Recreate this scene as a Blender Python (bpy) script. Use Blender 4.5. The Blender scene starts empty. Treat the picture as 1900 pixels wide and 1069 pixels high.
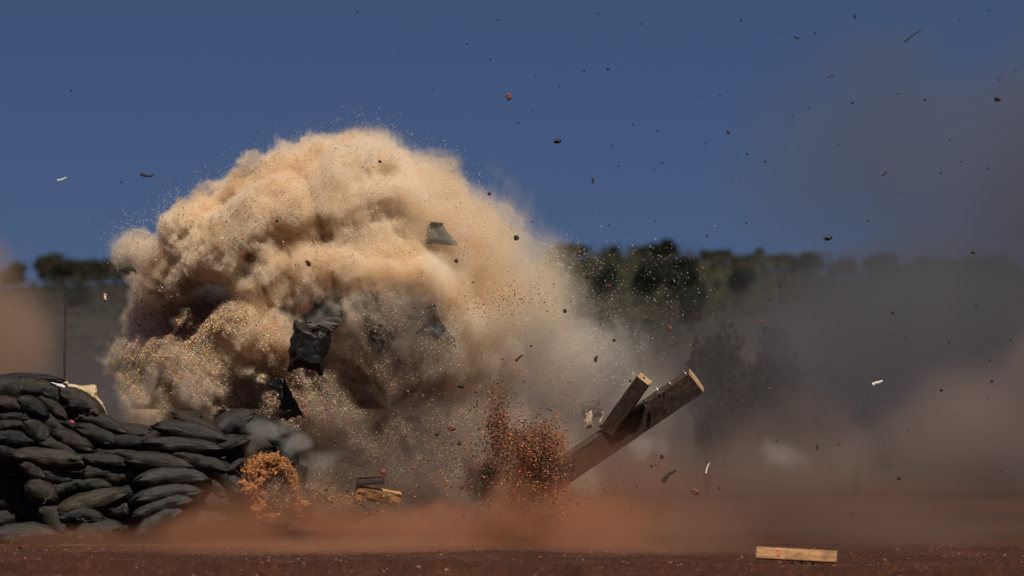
import bpy, bmesh, math, random
import numpy as np
from mathutils import Vector, Matrix, Euler, noise as mnoise

random.seed(7)
RNG = np.random.default_rng(11)
S = bpy.context.scene
COL = S.collection
R = math.radians

# ------------------------------------------------------------------ camera
CAM_D, CAM_H, FPX, HOR = 40.0, 1.2, 7200.0, 789.0      # distance, height, focal in photo pixels, horizon row
cd = bpy.data.cameras.new('camera')
cam = bpy.data.objects.new('camera', cd); COL.objects.link(cam)
cam.location = (0, -CAM_D, CAM_H); cam.rotation_euler = (R(90), 0, 0)
cd.sensor_width = 36; cd.lens = 36 * FPX / 1900
cd.shift_y = (HOR - 534.5) / 1900
cd.clip_start = 0.5; cd.clip_end = 6000
cd.dof.use_dof = True; cd.dof.focus_distance = CAM_D; cd.dof.aperture_fstop = 1.5
S.camera = cam

# ------------------------------------------------------------------ light
SUN_DIR = Vector((0.16, -0.56, 0.80)).normalized()      # towards the sun
W = bpy.data.worlds.new('World'); S.world = W; W.use_nodes = True
nt = W.node_tree; bg = nt.nodes['Background']
sky = nt.nodes.new('ShaderNodeTexSky'); sky.sky_type = 'NISHITA'; sky.sun_disc = False
sky.sun_elevation = math.asin(SUN_DIR.z)
sky.sun_rotation = math.atan2(SUN_DIR.x, SUN_DIR.y)
sky.air_density = 0.65; sky.dust_density = 0.1; sky.ozone_density = 3.0; sky.altitude = 3000
tint = nt.nodes.new('ShaderNodeMix'); tint.data_type = 'RGBA'; tint.blend_type = 'MULTIPLY'
tint.inputs[0].default_value = 1.0; tint.inputs[7].default_value = (0.355, 0.40, 0.53, 1)
even = nt.nodes.new('ShaderNodeMix'); even.data_type = 'RGBA'; even.inputs[0].default_value = .6     # deep even polarised blue
even.inputs[7].default_value = (.97, 1.60, 3.22, 1)
nt.links.new(sky.outputs[0], tint.inputs[6]); nt.links.new(tint.outputs[2], even.inputs[6]); nt.links.new(even.outputs[2], bg.inputs[0])
bg.inputs[1].default_value = 0.052
sd = bpy.data.lights.new('sun', 'SUN'); sd.energy = 4.9; sd.angle = R(0.53); sd.color = (1.0, 0.93, 0.82)
sun = bpy.data.objects.new('sun', sd); COL.objects.link(sun)
sun.rotation_euler = SUN_DIR.to_track_quat('Z', 'Y').to_euler(); sun.location = (0, 0, 30)

S.view_settings.view_transform = 'Standard'; S.view_settings.look = 'None'
S.view_settings.exposure = 0.10; S.view_settings.gamma = 1; S.view_settings.use_curve_mapping = False
S.render.engine = 'CYCLES'
cy = S.cycles
cy.max_bounces = 12; cy.diffuse_bounces = 3; cy.glossy_bounces = 2; cy.transparent_max_bounces = 8
cy.volume_bounces = 9; cy.volume_step_rate = 2.5; cy.volume_max_steps = 256
cy.use_denoising = True
try:
    cy.denoiser = 'OPENIMAGEDENOISE'; cy.denoising_input_passes = 'RGB_ALBEDO_NORMAL'
except Exception: pass

# ------------------------------------------------------------------ helpers
def P(px, py, y=0.0):
    s = FPX / (CAM_D + y)
    return Vector(((px - 950) / s, y, CAM_H - (py - HOR) / s))
def PX(px, y=0.0): return (px - 950) * (CAM_D + y) / FPX
def PZ(py, y=0.0): return CAM_H - (py - HOR) * (CAM_D + y) / FPX
def tag(o, label=None, cat=None, group=None, kind=None):
    if label: o['label'] = label
    if cat: o['category'] = cat
    if group: o['group'] = group
    if kind: o['kind'] = kind
    return o
def link(name, me, mat=None, parent=None, loc=None):
    o = bpy.data.objects.new(name, me); COL.objects.link(o)
    if mat is not None and me is not None and len(me.materials) == 0: me.materials.append(mat)
    if parent is not None: o.parent = parent
    if loc is not None: o.location = loc
    return o
def np_mesh(name, V, F, smooth=False, cols=None):
    """V (n,3) float, F (m,k) int; cols (m,3) per-face colour"""
    V = np.asarray(V, np.float32); F = np.asarray(F, np.int32)
    me = bpy.data.meshes.new(name); k = F.shape[1]
    me.vertices.add(len(V)); me.vertices.foreach_set('co', V.ravel())
    me.loops.add(F.size); me.loops.foreach_set('vertex_index', F.ravel())
    me.polygons.add(len(F)); me.polygons.foreach_set('loop_start', np.arange(len(F), dtype=np.int32) * k)
    if smooth: me.polygons.foreach_set('use_smooth', np.ones(len(F), bool))
    me.update(calc_edges=True)
    if cols is not None:
        a = me.attributes.new('tone', 'FLOAT_COLOR', 'FACE')
        a.data.foreach_set('color', np.c_[cols, np.ones(len(cols))].astype(np.float32).ravel())
    return me

class Mat:
    """small node wrapper"""
    def __init__(s, name):
        s.m = bpy.data.materials.new(name); s.m.use_nodes = True; s.t = s.m.node_tree
        s.b = s.t.nodes['Principled BSDF']; s.out = s.t.nodes['Material Output']
    def n(s, kind, **kw):
        x = s.t.nodes.new(kind)
        for k, v in kw.items(): setattr(x, k, v)
        return x
    def l(s, a, b): s.t.links.new(a, b)
    def noise(s, scale, detail=4, rough=.55, vec=None, dist=0):
        x = s.n('ShaderNodeTexNoise'); x.inputs['Scale'].default_value = scale; x.inputs['Detail'].default_value = detail
        x.inputs['Roughness'].default_value = rough; x.inputs['Distortion'].default_value = dist
        if vec is not None: s.l(vec, x.inputs['Vector'])
        return x.outputs[0]
    def ramp(s, fac, stops):
        x = s.n('ShaderNodeValToRGB'); s.l(fac, x.inputs[0]); e = x.color_ramp.elements
        while len(e) < len(stops): e.new(.5)
        for i, (p, c) in enumerate(stops):
            e[i].position = p; e[i].color = (*c, 1) if not isinstance(c, (int, float)) else (c, c, c, 1)
        return x.outputs[0]
    def mix(s, fac, a, b, blend='MIX'):
        x = s.n('ShaderNodeMix', data_type='RGBA', blend_type=blend)
        for i, v in ((0, fac), (6, a), (7, b)):
            if isinstance(v, (int, float)): x.inputs[i].default_value = v
            elif isinstance(v, tuple): x.inputs[i].default_value = (*v, 1)
            else: s.l(v, x.inputs[i])
        return x.outputs[2]
    def math(s, op, a, b=0.0, clamp=False):
        x = s.n('ShaderNodeMath', operation=op, use_clamp=clamp)
        for i, v in ((0, a), (1, b)):
            if isinstance(v, (int, float)): x.inputs[i].default_value = v
            else: s.l(v, x.inputs[i])
        return x.outputs[0]
    def bump(s, h, strength=.4, dist=.01):
        x = s.n('ShaderNodeBump'); x.inputs['Strength'].default_value = strength; x.inputs['Distance'].default_value = dist
        s.l(h, x.inputs['Height']); s.l(x.outputs[0], s.b.inputs['Normal'])
    def coord(s, kind='Object'): return s.n('ShaderNodeTexCoord').outputs[kind]
    def mapping(s, vec, scale=(1, 1, 1)):
        x = s.n('ShaderNodeMapping'); x.inputs['Scale'].default_value = scale; s.l(vec, x.inputs[0]); return x.outputs[0]

def smooth01(x): x = np.clip(x, 0, 1); return x * x * (3 - 2 * x)
LAT = RNG.random((64, 64, 64)).astype(np.float32).ravel()
def vnoise(x, y, z):
    """periodic value noise in 0..1 on float32 arrays"""
    xi = np.floor(x); yi = np.floor(y); zi = np.floor(z)
    fx = x - xi; fy = y - yi; fz = z - zi
    fx = fx * fx * (3 - 2 * fx); fy = fy * fy * (3 - 2 * fy); fz = fz * fz * (3 - 2 * fz)
    xi = xi.astype(np.int32) & 63; yi = yi.astype(np.int32) & 63; zi = zi.astype(np.int32) & 63
    x1 = (xi + 1) & 63; y1 = (yi + 1) & 63; z1 = (zi + 1) & 63
    a = xi << 12; b = x1 << 12; c = yi << 6; d = y1 << 6
    g = LAT
    v00 = g[a + c + zi]; v00 += (g[a + c + z1] - v00) * fz
    v01 = g[a + d + zi]; v01 += (g[a + d + z1] - v01) * fz
    v10 = g[b + c + zi]; v10 += (g[b + c + z1] - v10) * fz
    v11 = g[b + d + zi]; v11 += (g[b + d + z1] - v11) * fz
    v00 += (v01 - v00) * fy; v10 += (v11 - v10) * fy
    v00 += (v10 - v00) * fx
    return v00
def fbm(x, y, z, oct=4, lac=2.03, gain=.5, billow=False):
    s = np.zeros_like(x); a = 1.0; t = 0.0; f = 1.0
    for i in range(oct):
        n = vnoise(x * f + 17.3 * i, y * f + 5.1 * i, z * f + 9.7 * i)
        if billow: n = np.abs(2 * n - 1)
        s += a * n; t += a; a *= gain; f *= lac
    return s / t

def volume_from_grid(name, lo, hi, D, mat):
    """D[z,y,x] density -> a dense volume through a geometry-nodes Volume Cube"""
    nz, ny, nx = D.shape
    me = bpy.data.meshes.new(name); n = D.size
    zs, ys, xs = [np.linspace(lo[i], hi[i], m, dtype=np.float32) for i, m in ((2, nz), (1, ny), (0, nx))]
    co = np.empty((nz, ny, nx, 3), np.float32)
    co[..., 0] = xs[None, None, :]; co[..., 1] = ys[None, :, None]; co[..., 2] = zs[:, None, None]
    me.vertices.add(n); me.vertices.foreach_set('co', co.ravel()); del co
    a = me.attributes.new('density_value', 'FLOAT', 'POINT'); a.data.foreach_set('value', np.ascontiguousarray(D, np.float32).ravel())
    o = link(name, me)
    ng = bpy.data.node_groups.new(name + '_nodes', 'GeometryNodeTree')
    ng.interface.new_socket('Geometry', in_out='INPUT', socket_type='NodeSocketGeometry')
    ng.interface.new_socket('Geometry', in_out='OUTPUT', socket_type='NodeSocketGeometry')
    N = ng.nodes.new; L = ng.links.new
    gi = N('NodeGroupInput'); go = N('NodeGroupOutput')
    vc = N('GeometryNodeVolumeCube'); pos = N('GeometryNodeInputPosition'); sep = N('ShaderNodeSeparateXYZ')
    L(pos.outputs[0], sep.inputs[0])
    def ma(op, a, b=None, c=None):
        x = N('ShaderNodeMath'); x.operation = op
        for i, v in enumerate((a, b, c)):
            if v is None: continue
            if isinstance(v, (int, float)): x.inputs[i].default_value = v
            else: L(v, x.inputs[i])
        return x.outputs[0]
    idx = []
    for i, m in ((0, nx), (1, ny), (2, nz)):
        k = (m - 1) / (hi[i] - lo[i])
        idx.append(ma('ROUND', ma('MULTIPLY_ADD', sep.outputs[i], k, -lo[i] * k)))
    f = ma('MULTIPLY_ADD', ma('MULTIPLY_ADD', idx[2], float(ny), idx[1]), float(nx), idx[0])
    si = N('GeometryNodeSampleIndex'); si.data_type = 'FLOAT'; si.domain = 'POINT'; si.clamp = True
    na = N('GeometryNodeInputNamedAttribute'); na.data_type = 'FLOAT'; na.inputs[0].default_value = 'density_value'
    L(gi.outputs[0], si.inputs[0]); L([s for s in na.outputs if s.enabled][0], [s for s in si.inputs if s.enabled and s.name == 'Value'][0])
    L(f, [s for s in si.inputs if s.name == 'Index'][0])
    L([s for s in si.outputs if s.enabled][0], vc.inputs['Density'])
    vc.inputs['Min'].default_value = lo; vc.inputs['Max'].default_value = hi
    vc.inputs['Resolution X'].default_value = nx; vc.inputs['Resolution Y'].default_value = ny; vc.inputs['Resolution Z'].default_value = nz
    sm = N('GeometryNodeSetMaterial'); sm.inputs['Material'].default_value = mat
    L(vc.outputs[0], sm.inputs[0]); L(sm.outputs[0], go.inputs[0])
    md = o.modifiers.new('volume', 'NODES'); md.node_group = ng
    me.materials.append(mat)
    return o

def dust_material(name, color, aniso=0.25, spots=(), ramp_x=None, ramp_z=None, gain=1.0, noise_mix=None):
    """dust whose colour varies from place to place (spots: centre, radius, colour, strength)"""
    m = Mat(name); m.t.nodes.remove(m.b)
    att = m.n('ShaderNodeAttribute', attribute_name='density')
    pos = m.coord('Object')
    c = color
    sp = m.n('ShaderNodeSeparateXYZ'); m.l(pos, sp.inputs[0])
    def mr(v, a, b):
        x = m.n('ShaderNodeMapRange', interpolation_type='SMOOTHSTEP'); m.l(v, x.inputs[0])
        x.inputs[1].default_value = a; x.inputs[2].default_value = b; return x.outputs[0]
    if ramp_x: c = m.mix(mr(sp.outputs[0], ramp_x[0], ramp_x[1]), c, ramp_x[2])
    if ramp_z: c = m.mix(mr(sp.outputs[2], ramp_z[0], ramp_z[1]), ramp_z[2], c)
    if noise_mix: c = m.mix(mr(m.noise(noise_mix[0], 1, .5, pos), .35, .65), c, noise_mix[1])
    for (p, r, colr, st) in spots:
        d = m.n('ShaderNodeVectorMath', operation='DISTANCE'); m.l(pos, d.inputs[0]); d.inputs[1].default_value = p
        c = m.mix(m.math('MULTIPLY', mr(d.outputs['Value'], r, r * .35), st), c, colr)
    v = m.n('ShaderNodeVolumePrincipled')
    if isinstance(c, tuple): v.inputs['Color'].default_value = (*c, 1)
    else: m.l(c, v.inputs['Color'])
    v.inputs['Density Attribute'].default_value = ''
    v.inputs['Anisotropy'].default_value = aniso
    m.l(m.math('MULTIPLY', att.outputs['Fac'], gain), v.inputs['Density'])
    m.l(v.outputs[0], m.out.inputs['Volume'])
    return m.m

def grid_axes(lo, hi, vox):
    n = [int(round((hi[i] - lo[i]) / vox[i])) + 1 for i in range(3)]
    return n, [np.linspace(lo[i], hi[i], n[i], dtype=np.float32) for i in range(3)]

# ================================================================== THE DUST
VOX = 0.017
YO = .85                                                   # the plume stands this far behind the wall's front
plume_lo = (PX(150), -.75, -0.02); plume_hi = (PX(1370), 2.25, PZ(170))
(nx, ny, nz), (AX, AY, AZ) = grid_axes(plume_lo, plume_hi, (VOX, VOX, VOX))
BC = P(800, 930)                                           # where the charge went off
# cx, cy, y, rx, ry (pixels), depth radius (m), softness (m), density, displacement (m)
TC = P(720, 760)
BLOBS = [
 (640, 375, 0.15, 175, 128, 1.00, .12, 26, .24),
 (700, 330, 0.20, 100,  80, .80, .28, 18, .18),
 (668, 276, 0.10,  72,  54, .60, .18, 18, .12),
 (520, 390, -.10, 140,  96, .80, .07, 30, .24),
 (395, 445, -.25, 100,  88, .65, .05, 32, .22),
 (330, 415, -.20,  60,  50, .45, .05, 30, .14),
 (258, 462, -.20,  58,  46, .42, .09, 16, .16),
 (310, 500, -.05,  90,  50, .50, .06, 26, .18),
 (765, 392, 0.15, 165, 136, .95, .40, 16, .20),
 (848, 448, 0.15, 172, 158, .95, .62, 9, .20),
 (560, 500, -.20, 170,  85, .75, .08, 24, .26),
 (700, 520, -.20, 170, 120, .80, .16, 18, .28),
 (925, 560, 0.15, 195, 176, .95, .80, 5.5, .22),
 (1050, 660, 0.1, 200, 160, .90, .85, 2.6, .25),
 (1170, 740, 0.1, 160, 120, .80, .75, 1.2, .25),
 (760, 640, 0.05, 230, 150, .90, .35, 9, .34),
 (460, 640, -.30, 120,  90, .60, .10, 24, .34),
 (340, 610, 0.55, 135, 115, .55, .15, 18, .22),
 (370, 690, -.20, 118,  68, .52, .14, 20, .36),
 (282, 745, -.05,  74,  56, .45, .17, 14, .28),
 (480, 740, -.05, 130,  85, .55, .07, 24, .28),
 (640, 790, 0.10, 190, 110, .80, .30, 9, .30),
 (860, 800, 0.10, 230, 130, .80, .60, 4.5, .30),
 (600, 880, -.10, 160,  80, .60, .35, 5, .25),
 (760, 900, 0.00, 260, 110, .75, .50, 5, .30),
 (760, 790, -.62, 290, 130, .40, .60, 3.2, .25),
 (980, 870, 0.20, 170, 130, .70, .55, 5, .30),
 (965, 860, -1.15, 72, 90, .30, .25, 13, .18),
 (476, 905, -1.30, 20, 60, .12, .06, 20, .07),
 (505, 862, -1.30, 36, 15, .12, .06, 20, .07),
 (546, 905, -1.30, 13, 44, .10, .07, 14, .07),
 (560, 930, -1.20, 50, 36, .20, .20, 6, .12),
]
def plume_density():
    D = np.zeros((nz, ny, nx), np.float32)
    X = AX[None, None, :]; Y = AY[None, :, None]
    for k0 in range(0, nz, 16):
        Z = AZ[k0:k0 + 16][:, None, None]
        rough = np.full((Z.shape[0], ny, nx), 9.0, np.float32)
        ds = []
        for (cx, cyp, y0, rx, ry, rd, soft, dens, amp) in BLOBS:
            c = P(cx, cyp); a, b, d = rx / 180, rd, ry / 180
            q = np.sqrt(((X - c.x) / a) ** 2 + ((Y - y0 - YO) / b) ** 2 + ((Z - c.z) / d) ** 2)
            e = (q - 1) * min(a, b, d)
            ds.append(e); np.minimum(rough, e, out=rough)
        mk = rough < 0.45
        if not mk.any(): continue
        iz, iy, ix = np.nonzero(mk)
        x = AX[ix]; y = AY[iy]; z = AZ[k0 + iz]
        dx = x - BC.x; dy = y - BC.y - YO; dz = z - BC.z
        r = np.sqrt(dx * dx + dy * dy + dz * dz) + 1e-3
        w = (vnoise(x * 1.2, y * 1.2 + 7, z * 1.2) - .5) * 2.4      # streaks run out from the blast and curl
        wb = (vnoise(x * 2.6 + 20, y * 2.6, z * 2.6 + 11) - .5) * 1.1
        k = (9.0 + .7 * r) / r
        n1 = fbm(dx * k + w, dy * k + 3 + wb, dz * k - w + wb, 5, gain=.58)
        ux = x - TC.x; uz = z - TC.z; ru = np.sqrt(ux * ux + uz * uz) + 1e-3; th = np.arctan2(uz, ux)
        ns = fbm(ru * 3.6 + w * .55 + wb * .5, th * 2.6 + w * .5, y * 3.0 + wb * .8, 6, gain=.60)
        n1 = .70 * ns + .30 * n1
        kb = (3.6 + 1.2 * r) / r
        nb = fbm(dx * kb + w * .6, dy * kb, dz * kb + wb, 4, gain=.55, billow=True)
        n2 = fbm(x * 1.5 + 3, y * 1.5, z * 1.5 + 8, 3)
        k2 = (44 + 3.4 * r) / r; w2 = (n2 - .5) * 10
        n3 = fbm(dx * k2 + w2, dy * k2 + w2, dz * k2 + w * 2, 3, gain=.6)
        tot = np.zeros_like(x)
        for e, (cx, cyp, y0, rx, ry, rd, soft, dens, amp) in zip(ds, BLOBS):
            ee = e[iz, iy, ix] + amp * ((n1 - .51) * 3.0 + (n2 - .5) * 1.7 + (nb - .33) * 1.1) + (n3 - .5) * (.22 + soft * .5) + (n1 - .5) * soft * .9
            np.maximum(tot, dens * smooth01(-ee / soft), out=tot)
        tot *= (.12 + 4.2 * n3 ** 2.6) * (.10 + 3.6 * n1 ** 2.2) * (.5 + n2)
        D[k0 + iz, iy, ix] = tot
    # open air at the box faces
    def edge(n, w=4): t = np.arange(n); return np.clip(np.minimum(t, n - 1 - t) / w, 0, 1).astype(np.float32)
    D *= edge(nx)[None, None, :]; D *= edge(ny)[None, :, None]; D *= np.clip((nz - 1 - np.arange(nz)) / 4, 0, 1).astype(np.float32)[:, None, None]
    return D
PD = plume_density()
tan = (0.978, 0.885, 0.755)
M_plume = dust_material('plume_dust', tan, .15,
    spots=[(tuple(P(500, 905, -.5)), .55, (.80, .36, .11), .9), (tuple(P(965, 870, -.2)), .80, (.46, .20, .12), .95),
           (tuple(P(760, 625, .0)), .75, (.56, .47, .40), .95), (tuple(P(720, 820, .0)), 1.6, (.46, .35, .285), .95), (tuple(P(980, 780, .3)), 1.3, (.66, .56, .47), .8), (tuple(P(330, 580, .6)), .60, (.50, .36, .27), .9), (tuple(P(262, 650, .6)), .50, (.46, .34, .26), .8), (tuple(P(545, 745, .2)), .42, (.40, .30, .26), .9)],  # some brown spots paint in the shaded cavity and the dark mid-plume mass
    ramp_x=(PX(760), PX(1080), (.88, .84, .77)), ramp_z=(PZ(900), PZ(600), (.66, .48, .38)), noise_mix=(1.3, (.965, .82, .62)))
PCUM = np.cumsum(PD, axis=1) * VOX
def veil(px, py, od, lo=-.6):
    """y at which the plume in front has this optical depth"""
    y = 0.0
    for _ in range(3):
        p = P(px, py, y); i = int(np.clip(round((p.x - plume_lo[0]) / (plume_hi[0] - plume_lo[0]) * (nx - 1)), 0, nx - 1)); k = int(np.clip(round((p.z - plume_lo[2]) / (plume_hi[2] - plume_lo[2]) * (nz - 1)), 0, nz - 1))
        c_ = PCUM[k, :, i]; j = int((c_ > od).argmax()) if (c_ > od).any() else ny - 1; y = float(AY[j])
    return max(lo, y)
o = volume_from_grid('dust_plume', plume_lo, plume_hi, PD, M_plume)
tag(o, 'huge billowing tan dust and sand plume rising behind the sandbag wall', 'dust plume', kind='stuff')

def soft_cloud(name, lo, hi, vox, blobs, mat, nscale=1.0, namp=.5, floor=None, seed=0.0, label='', stretch=1.0):
    (a, b, c), (ax, ay, az) = grid_axes(lo, hi, vox)
    X, Y, Z = np.meshgrid(ax, ay, az, indexing='ij'); X = X.transpose(2, 1, 0); Y = Y.transpose(2, 1, 0); Z = Z.transpose(2, 1, 0)
    X = np.ascontiguousarray(X); Y = np.ascontiguousarray(Y); Z = np.ascontiguousarray(Z)
    n = fbm(X * nscale / stretch + seed, Y * nscale, Z * nscale + seed * 2, 5, gain=.55)
    n2 = fbm(X * nscale * .35 + 31 + seed, Y * nscale * .35, Z * nscale * .35, 2)
    D = np.zeros_like(X)
    for (p, r, soft, dens) in blobs:
        q = np.sqrt(((X - p[0]) / r[0]) ** 2 + ((Y - p[1]) / r[1]) ** 2 + ((Z - p[2]) / r[2]) ** 2)
        e = (q - 1) + namp * ((n - .5) * 2.2 + (n2 - .5) * 1.2)
        np.maximum(D, dens * smooth01(-e / soft), out=D)
    D *= .35 + 1.3 * n
    def edge(m, w=4): t = np.arange(m); return np.clip(np.minimum(t, m - 1 - t) / w, 0, 1).astype(np.float32)
    D *= edge(D.shape[2])[None, None, :]; D *= edge(D.shape[1])[None, :, None]
    D *= np.clip((D.shape[0] - 1 - np.arange(D.shape[0])) / 4, 0, 1).astype(np.float32)[:, None, None]
    o = volume_from_grid(name, lo, hi, D, mat)
    tag(o, label, 'dust cloud' if 'dust' in name else 'smoke cloud', kind='stuff')
    return o
def B(cx, cy, y, rx, ry, rd, soft, dens):
    s = FPX / (CAM_D + y)
    return (tuple(P(cx, cy, y)), (rx / s, rd, ry / s), soft, dens)

# grey smoke standing at the right, far behind the plume
m_smoke = dust_material('grey_smoke', (.24, .235, .26), .1)
soft_cloud('smoke_column', (PX(1150, 9), 4.0, 0.0), (PX(2250, 9), 15.0, PZ(-60, 9)), (.13, .2, .13),
  [B(1700, 300, 9, 330, 300, 4.5, .8, .20), B(1530, 330, 9, 200, 260, 3.5, .8, .17), B(1640, 120, 9, 190, 120, 3.5, .8, .15), B(1480, 560, 9, 160, 160, 3.5, .8, .12), B(1750, 650, 9, 430, 330, 5, .6, .42), B(1950, 400, 9, 330, 420, 5, .7, .30)],
  m_smoke, .75, .52, label='thin grey smoke hanging in the sky above the right end of the field')
# low bank of dust between the blast and the hill
m_bank = dust_material('bank_dust', (.22, .19, .195), .1)
soft_cloud('dust_bank', (PX(-250, 26), 18.0, 0.0), (PX(2150, 26), 34.0, PZ(480, 26)), (.22, .35, .11),
  [B(200, 760, 26, 900, 150, 7, .7, .30), B(200, 640, 26, 900, 150, 7, .8, .10), B(1000, 760, 26, 900, 200, 7, .8, .22), B(1450, 700, 26, 420, 190, 7, .8, .2), B(1850, 700, 26, 500, 240, 7, .7, .3)],
  m_bank, .42, .55, label='low grey brown dust bank hanging along the foot of the wooded hill', seed=4.0)
# brown billows at the right
m_brown = dust_material('brown_dust', (.44, .34, .285), .15, ramp_z=(PZ(990), PZ(820), (.33, .20, .155)))
soft_cloud('brown_dust_cloud', (PX(1000, 2), 0.1, -.02), (PX(2120, 2), 4.6, PZ(470, 2)), (.06, .09, .06),
  [B(1480, 900, 2.4, 260, 230, 1.6, .7, .95), B(1180, 880, 2.2, 220, 150, 1.4, .8, .7), B(1800, 800, 2.4, 280, 200, 1.6, .7, .75), B(1250, 960, 2.0, 220, 110, 1.2, .7, 1.0), B(1980, 700, 2.4, 190, 160, 1.5, .7, .6), B(1700, 960, 2.0, 360, 130, 1.5, .7, .9)],
  m_brown, 1.25, .55, label='wide brown dust cloud rolling over the ground at the right', seed=9.0)
# tan puff at the left edge
m_puff = dust_material('puff_dust', (.58, .40, .28), .15)
soft_cloud('dust_puff', (PX(-420, 5), 3.0, 0.3), (PX(190, 5), 7.0, PZ(380, 5)), (.07, .1, .07),
  [B(-30, 640, 5, 150, 170, 1.4, .6, 1.0), B(-60, 520, 5, 110, 110, 1.2, .6, .8), B(-20, 760, 5, 160, 120, 1.2, .6, 1.0)],
  m_puff, 1.0, .40, label='soft brown dust puff rising behind the left end of the sandbag wall', seed=14.0)
# red dust sweeping over the ground in front
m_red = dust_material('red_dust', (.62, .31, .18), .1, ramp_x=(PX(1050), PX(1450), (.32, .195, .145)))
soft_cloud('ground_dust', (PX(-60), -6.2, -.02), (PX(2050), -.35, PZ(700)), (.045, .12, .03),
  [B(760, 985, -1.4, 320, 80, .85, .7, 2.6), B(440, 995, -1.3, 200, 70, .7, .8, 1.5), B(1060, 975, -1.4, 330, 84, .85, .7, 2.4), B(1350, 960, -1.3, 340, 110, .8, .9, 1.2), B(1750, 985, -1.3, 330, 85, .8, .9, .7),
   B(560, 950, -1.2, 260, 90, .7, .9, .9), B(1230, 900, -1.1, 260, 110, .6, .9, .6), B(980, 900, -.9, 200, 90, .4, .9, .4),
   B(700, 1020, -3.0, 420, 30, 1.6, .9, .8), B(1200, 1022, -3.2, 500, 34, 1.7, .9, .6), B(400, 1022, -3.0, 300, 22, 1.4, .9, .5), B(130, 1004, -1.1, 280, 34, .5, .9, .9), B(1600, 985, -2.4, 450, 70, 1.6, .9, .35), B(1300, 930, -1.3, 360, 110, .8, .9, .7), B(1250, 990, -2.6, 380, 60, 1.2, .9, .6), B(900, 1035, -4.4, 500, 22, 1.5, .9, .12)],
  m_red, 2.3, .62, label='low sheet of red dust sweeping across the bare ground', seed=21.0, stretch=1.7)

m_pale = dust_material('pale_puff_dust', (.90, .86, .82), .2)
for (cx_, cy_, w_, h_, d_, lb) in ((1442, 846, 46, 28, 1.0, 'small pale grey puff of dust in the brown dust at the right'), (1196, 826, 34, 28, 1.3, 'small pale puff of dust just below the long beam')):
    soft_cloud('dust_puff', (PX(cx_ - 90), -.35, PZ(cy_ + 70)), (PX(cx_ + 90), .25, PZ(cy_ - 70)), (.02, .03, .02), [B(cx_, cy_, -.05, w_, h_, .2, .7, d_), B(cx_ + w_ * .7, cy_ + 4, -.05, w_ * .6, h_ * .7, .15, .8, d_ * .6)], m_pale, 9.0, 1.1, label=lb, seed=cx_ * .01)
m_wisp = dust_material('wisp_dust', (.93, .90, .86), .2)
soft_cloud('dust_wisp', (PX(440), -.72, PZ(900)), (PX(700), -.05, PZ(740)), (.018, .03, .018),
  [B(500, 800, -.4, 50, 16, .2, .8, 1.5), B(555, 822, -.4, 40, 22, .2, .8, 1.8), B(600, 850, -.4, 60, 20, .2, .9, 1.2), B(470, 786, -.4, 34, 10, .15, .9, 1.4)], m_wisp, 8.0, 1.1, label='pale curling wisp of dust streaming off the arched sandbag', seed=3.3, stretch=1.5)
m_burst = dust_material('burst_dust', (.60, .24, .11), .1, ramp_x=(PX(960), PX(905), (.20, .12, .10)))
soft_cloud('soil_burst', (PX(840), -1.75, PZ(985)), (PX(1075), -.95, PZ(735)), (.014, .025, .014),
  [B(985, 850, -1.4, 62, 52, .24, .35, 16), B(930, 810, -1.35, 24, 62, .16, .4, 10), B(985, 915, -1.35, 62, 62, .24, .5, 9), B(905, 885, -1.3, 60, 50, .22, .5, 11)], m_burst, 8.0, .75, label='ragged crumbling burst of red and dark soil left of the long beam', seed=6.6)
# ================================================================== GROUND, HILL
def hill(x, y):
    t = np.clip((y - 55) / 118, 0, 1)
    z = 9.25 * t ** 1.6
    z = z + np.clip((y - 173) / 400, 0, 1) * 10
    z = z + t * .7 * np.sin(x * .09 + 1) + t * .35 * np.sin(x * .23)
    return z
def hillz(x, y): return float(hill(np.array(x, float), np.array(y, float)))
xs = np.unique(np.concatenate([np.linspace(-6.4, 6.4, 520), -np.geomspace(6.4, 900, 60), np.geomspace(6.4, 900, 60)]))
ys = np.unique(np.concatenate([np.linspace(-11.5, 1.5, 520), -np.geomspace(11.5, 60, 10), np.linspace(1.5, 55, 40), np.linspace(55, 200, 60), np.geomspace(200, 2500, 18)]))
GX, GY = np.meshgrid(xs.astype(np.float32), ys.astype(np.float32))
f = np.exp(-np.clip(np.abs(GX) - 6.2, 0, 99) * 1.5) * np.exp(-np.clip(np.abs(GY + 5) - 6.4, 0, 99))
zer = np.zeros_like(GX)
rel = (fbm(GX * 1.1, GY * 1.1, zer, 3) - .5) * .07 + (fbm(GX * 6, GY * 6, zer + 3, 4, gain=.6, billow=True) - .35) * .05
clod = np.clip(fbm(GX * 13 + 9, GY * 13, zer + 5, 2) - .62, 0, 1) * .22
strip = np.exp(-((GY + 8.4 + .5 * np.sin(GX * .7)) / 1.1) ** 2)
GZ = hill(GX, GY) + f * (rel * (.6 + 1.7 * strip) + clod * (.3 + strip * 1.3)) - .01
nxg, nyg = len(xs), len(ys)
I = np.arange(nxg * nyg).reshape(nyg, nxg)
F = np.stack([I[:-1, :-1], I[:-1, 1:], I[1:, 1:], I[1:, :-1]], -1).reshape(-1, 4)
gm = Mat('red_soil'); cobj = gm.coord()
n1 = gm.noise(1.3, 6, .65, cobj); n2 = gm.noise(22, 5, .7, cobj)
c1 = gm.ramp(n1, [(.3, (.034, .011, .006)), (.5, (.056, .019, .0095)), (.72, (.095, .035, .018))])
c2 = gm.mix(gm.ramp(n2, [(.35, .0), (.65, 1.0)]), c1, (.030, .012, .008)); c2 = gm.mix(.45, c1, c2)
sepn = gm.n('ShaderNodeSeparateXYZ'); gm.l(cobj, sepn.inputs[0])
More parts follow.
